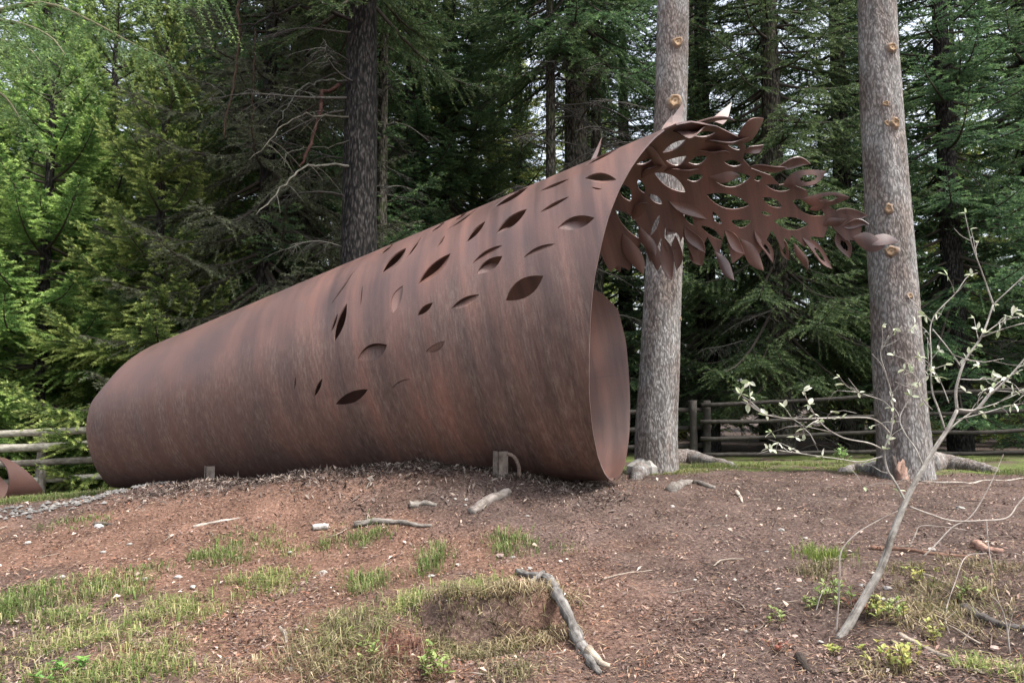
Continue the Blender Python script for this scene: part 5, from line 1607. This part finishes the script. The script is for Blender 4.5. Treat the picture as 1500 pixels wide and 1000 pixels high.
# ------------------------------------------------------------------ willow sapling in the foreground
def make_sapling():
    g = np.random.default_rng(31)
    root = empty("willow_sapling")
    tag(root, "leaning bare grey sapling with sparse pale leaves sprouting on thin branches", "sapling")
    b = hitg(1236, 926); D = b[1]
    BARK = (0.36, 0.34, 0.31)

    def br(name, px, r0, r1, d0=0.0, d1=0.0, col=BARK, parent=root, twig=0):
        n = len(px)
        P = spline(np.array([at(x, y, D + d0 + (d1 - d0) * i / max(n - 1, 1)) for i, (x, y) in enumerate(px)]), max(8, 5 * n))
        mb = MB(); mb.tube(P, np.linspace(r0, r1, len(P)), 8, col, 0.03)
        c = np.vstack(mb.c) * (0.8 + 0.4 * g.random((mb.n, 1))); mb.c = [c]
        add(name, mb.mesh(name), M_wood, parent)
        return P
    m = 0.0029                                     # metres per pixel there, about
    br("stem", [(1228, 938), (1240, 920), (1262, 882), (1290, 832), (1312, 770), (1335, 716), (1364, 665), (1390, 625), (1402, 600)], 0.0205, 0.008)
    tips = []
    A = [([(1402, 600), (1400, 575), (1404, 555), (1414, 527), (1437, 494), (1455, 446)], .009, .005, 0, .05),
         ([(1455, 446), (1446, 420), (1437, 395), (1425, 362), (1416, 325), (1413, 312)], .005, .002, .05, .05),
         ([(1402, 600), (1430, 600), (1448, 580), (1475, 555), (1510, 515), (1540, 480)], .008, .003, 0, -.1),
         ([(1385, 632), (1375, 600), (1366, 575), (1364, 520), (1365, 470), (1401, 428), (1419, 404), (1432, 400)], .006, .002, 0, .1),
         ([(1365, 472), (1352, 458), (1341, 444)], .003, .0018, .07, .1), ([(1366, 482), (1385, 505), (1407, 536)], .003, .003, .06, .02),
         ([(1437, 494), (1460, 485), (1500, 473), (1530, 465)], .004, .002, .03, -.05), ([(1455, 446), (1470, 432), (1500, 404), (1520, 385)], .004, .002, .05, 0), ([(1440, 490), (1470, 470), (1500, 462)], .003, .0018, .03, .1),
         ([(1326, 733), (1312, 708), (1300, 688), (1296, 657), (1305, 633), (1308, 600), (1306, 578), (1297, 545), (1290, 515), (1302, 491)], .007, .002, 0, -.1),
         ([(1296, 660), (1277, 650), (1233, 640), (1203, 620), (1188, 598), (1177, 573)], .005, .002, -.03, -.2),
         ([(1305, 636), (1290, 620), (1277, 613), (1225, 612), (1173, 613), (1140, 611), (1117, 605), (1095, 590), (1080, 567)], .005, .0018, -.04, -.25),
         ([(1293, 668), (1260, 676), (1230, 672), (1200, 668), (1160, 662), (1125, 657)], .004, .0015, -.03, -.2),
         ([(1353, 684), (1340, 655), (1327, 637), (1318, 615), (1335, 580), (1350, 555), (1360, 540)], .005, .002, 0, .1), ([(1308, 600), (1293, 587), (1265, 577), (1240, 565), (1230, 552)], .003, .0015, -.05, -.15),
         ([(1330, 731), (1317, 718), (1305, 695), (1290, 690)], .004, .0015, 0, .05), ([(1372, 650), (1398, 622), (1430, 598), (1463, 560), (1490, 545)], .006, .002, 0, .12), ([(1400, 615), (1440, 605), (1490, 592), (1530, 590)], .004, .0018, 0, -.1),
         ([(1432, 599), (1460, 590), (1500, 572)], .003, .0015, -.05, .1), ([(1366, 600), (1352, 585), (1345, 560)], .003, .0015, .03, 0), ([(1414, 527), (1440, 530), (1470, 525)], .003, .0015, .02, .1), ([(1404, 555), (1430, 556), (1468, 553)], .003, .0015, 0, -.05), ([(1390, 590), (1378, 560), (1358, 530), (1345, 520)], .003, .0015, 0, .05)]
    for px, r0, r1, d0, d1 in A:
        tips.append(br("branch", px, r0 * 0.78, r1 * 0.8, d0, d1))
    fine = []
    for P in list(tips):                            # finer side twigs
        for k in range(max(1, len(P) // 7)):
            i = int(g.integers(len(P) // 3, len(P))); l = 0.05 + 0.10 * g.random()
            t = P[min(i + 1, len(P) - 1)] - P[i - 1]; t /= np.linalg.norm(t) + 1e-9
            d = t + 0.8 * g.standard_normal(3); d[2] += 0.3; d /= np.linalg.norm(d)
            Q = np.array([P[i], P[i] + d * l * 0.5 + 0.006 * g.standard_normal(3), P[i] + d * l])
            mb = MB(); mb.tube(spline(Q, 6), np.linspace(0.0022, 0.001, 6), 5, BARK)
            add("twig", mb.mesh("twig"), M_wood, root); fine.append(Q)
    tips += fine
    DEAD = [([(1333, 742), (1360, 752), (1393, 762), (1440, 762), (1477, 757), (1490, 740), (1505, 722)], .0045, .003, 0, .25), ([(1228, 890), (1230, 840), (1232, 808), (1250, 785), (1290, 760), (1315, 748)], .004, .0018, .05, .1), ([(1225, 925), (1227, 900), (1230, 855), (1229, 812)], .004, .0015, 0, 0),
            ([(1195, 895), (1203, 870), (1212, 855)], .003, .0012, 0, 0), ([(1352, 815), (1368, 800), (1395, 772), (1420, 758), (1450, 710), (1470, 665)], .004, .0015, .3, .4), ([(1445, 762), (1447, 790), (1450, 812), (1455, 838)], .003, .002, .2, .1), ([(1332, 800), (1342, 780), (1345, 772), (1380, 771), (1415, 776)], .0028, .0013, .3, .35), ([(1420, 985), (1390, 925), (1385, 900), (1400, 850), (1415, 815), (1445, 810)], .003, .0015, -.1, .3),
            ([(1488, 1000), (1480, 960), (1472, 905), (1464, 885), (1450, 868)], .0045, .0018, -.2, -.2), ([(1476, 930), (1483, 900), (1488, 888)], .0025, .001, -.2, -.2), ([(1405, 960), (1412, 940), (1422, 920)], .003, .001, -.1, -.1), ([(1382, 960), (1384, 910), (1400, 895)], .0026, .001, 0, 0)]
    for px, r0, r1, d0, d1 in DEAD:
        br("dead_twig", px, r0, r1, d0, d1, (0.36, 0.32, 0.29))
    # leaves in small whorls near the twig ends and along the branches
    COLS = [(0.58, 0.63, 0.43), (0.66, 0.68, 0.52), (0.46, 0.54, 0.30), (0.72, 0.72, 0.60)]
    spots = []
    for P in tips:
        n = len(P)
        if n < 12: ids = [n - 1]
        else: ids = list(range(n // 3, n, 3)) + [n - 1]
        for i in ids:
            if g.random() < 0.5 or i == n - 1: spots.append(P[i])
    for x, y in ((1075, 572), (1085, 588), (1095, 590), (1130, 633), (1140, 648), (1150, 612), (1178, 645), (1165, 640), (1195, 650), (1235, 672), (1245, 685), (1275, 625), (1265, 680), (1310, 520), (1350, 560), (1345, 570), (1470, 560), (1485, 590), (1480, 612), (1495, 550), (1490, 600), (1440, 575), (1360, 550), (1213, 588), (1415, 574), (1230, 615), (1255, 605)):
        spots.append(at(x, y, D - 0.05 + 0.15 * g.standard_normal()))
    A = np.vstack(tips)
    shapes = []
    for v in range(8):
        lf = MB(); leaf_quad(lf, np.zeros(3), 0, 0, 1.0, np.array(COLS[v % 4]) * (0.75 + 0.35 * g.random()), 0.20 + 0.06 * g.random())
        shapes.append(lf.mesh("leaf", False)); shapes[-1].materials.append(M_leaf)
    n = 0
    g.shuffle(spots)
    for p in spots:
        q = A[np.argmin(np.linalg.norm(A - p, axis=1))]
        if np.linalg.norm(q - p) > 0.02:           # a thin shoot carries the leaves out from the branch
            mb = MB(); mb.tube(np.array([q, (p + q) / 2 + (0, 0, 0.01), p]), (0.0018, 0.0014, 0.001), 5, BARK)
            add("shoot", mb.mesh("shoot"), M_wood, root)
        for k in range(g.integers(2, 5)):
            if n >= 290: break
            n += 1
            o = bpy.data.objects.new("leaf", shapes[g.integers(0, 8)]); COL.objects.link(o); o.parent = root
            o.location = p; l = 0.037 * (0.6 + 0.6 * g.random()); o.scale = (l, l, l)
            o.rotation_euler = (g.standard_normal() * 0.6, 0.8 * g.standard_normal(), g.random() * 6.28)


make_sapling()
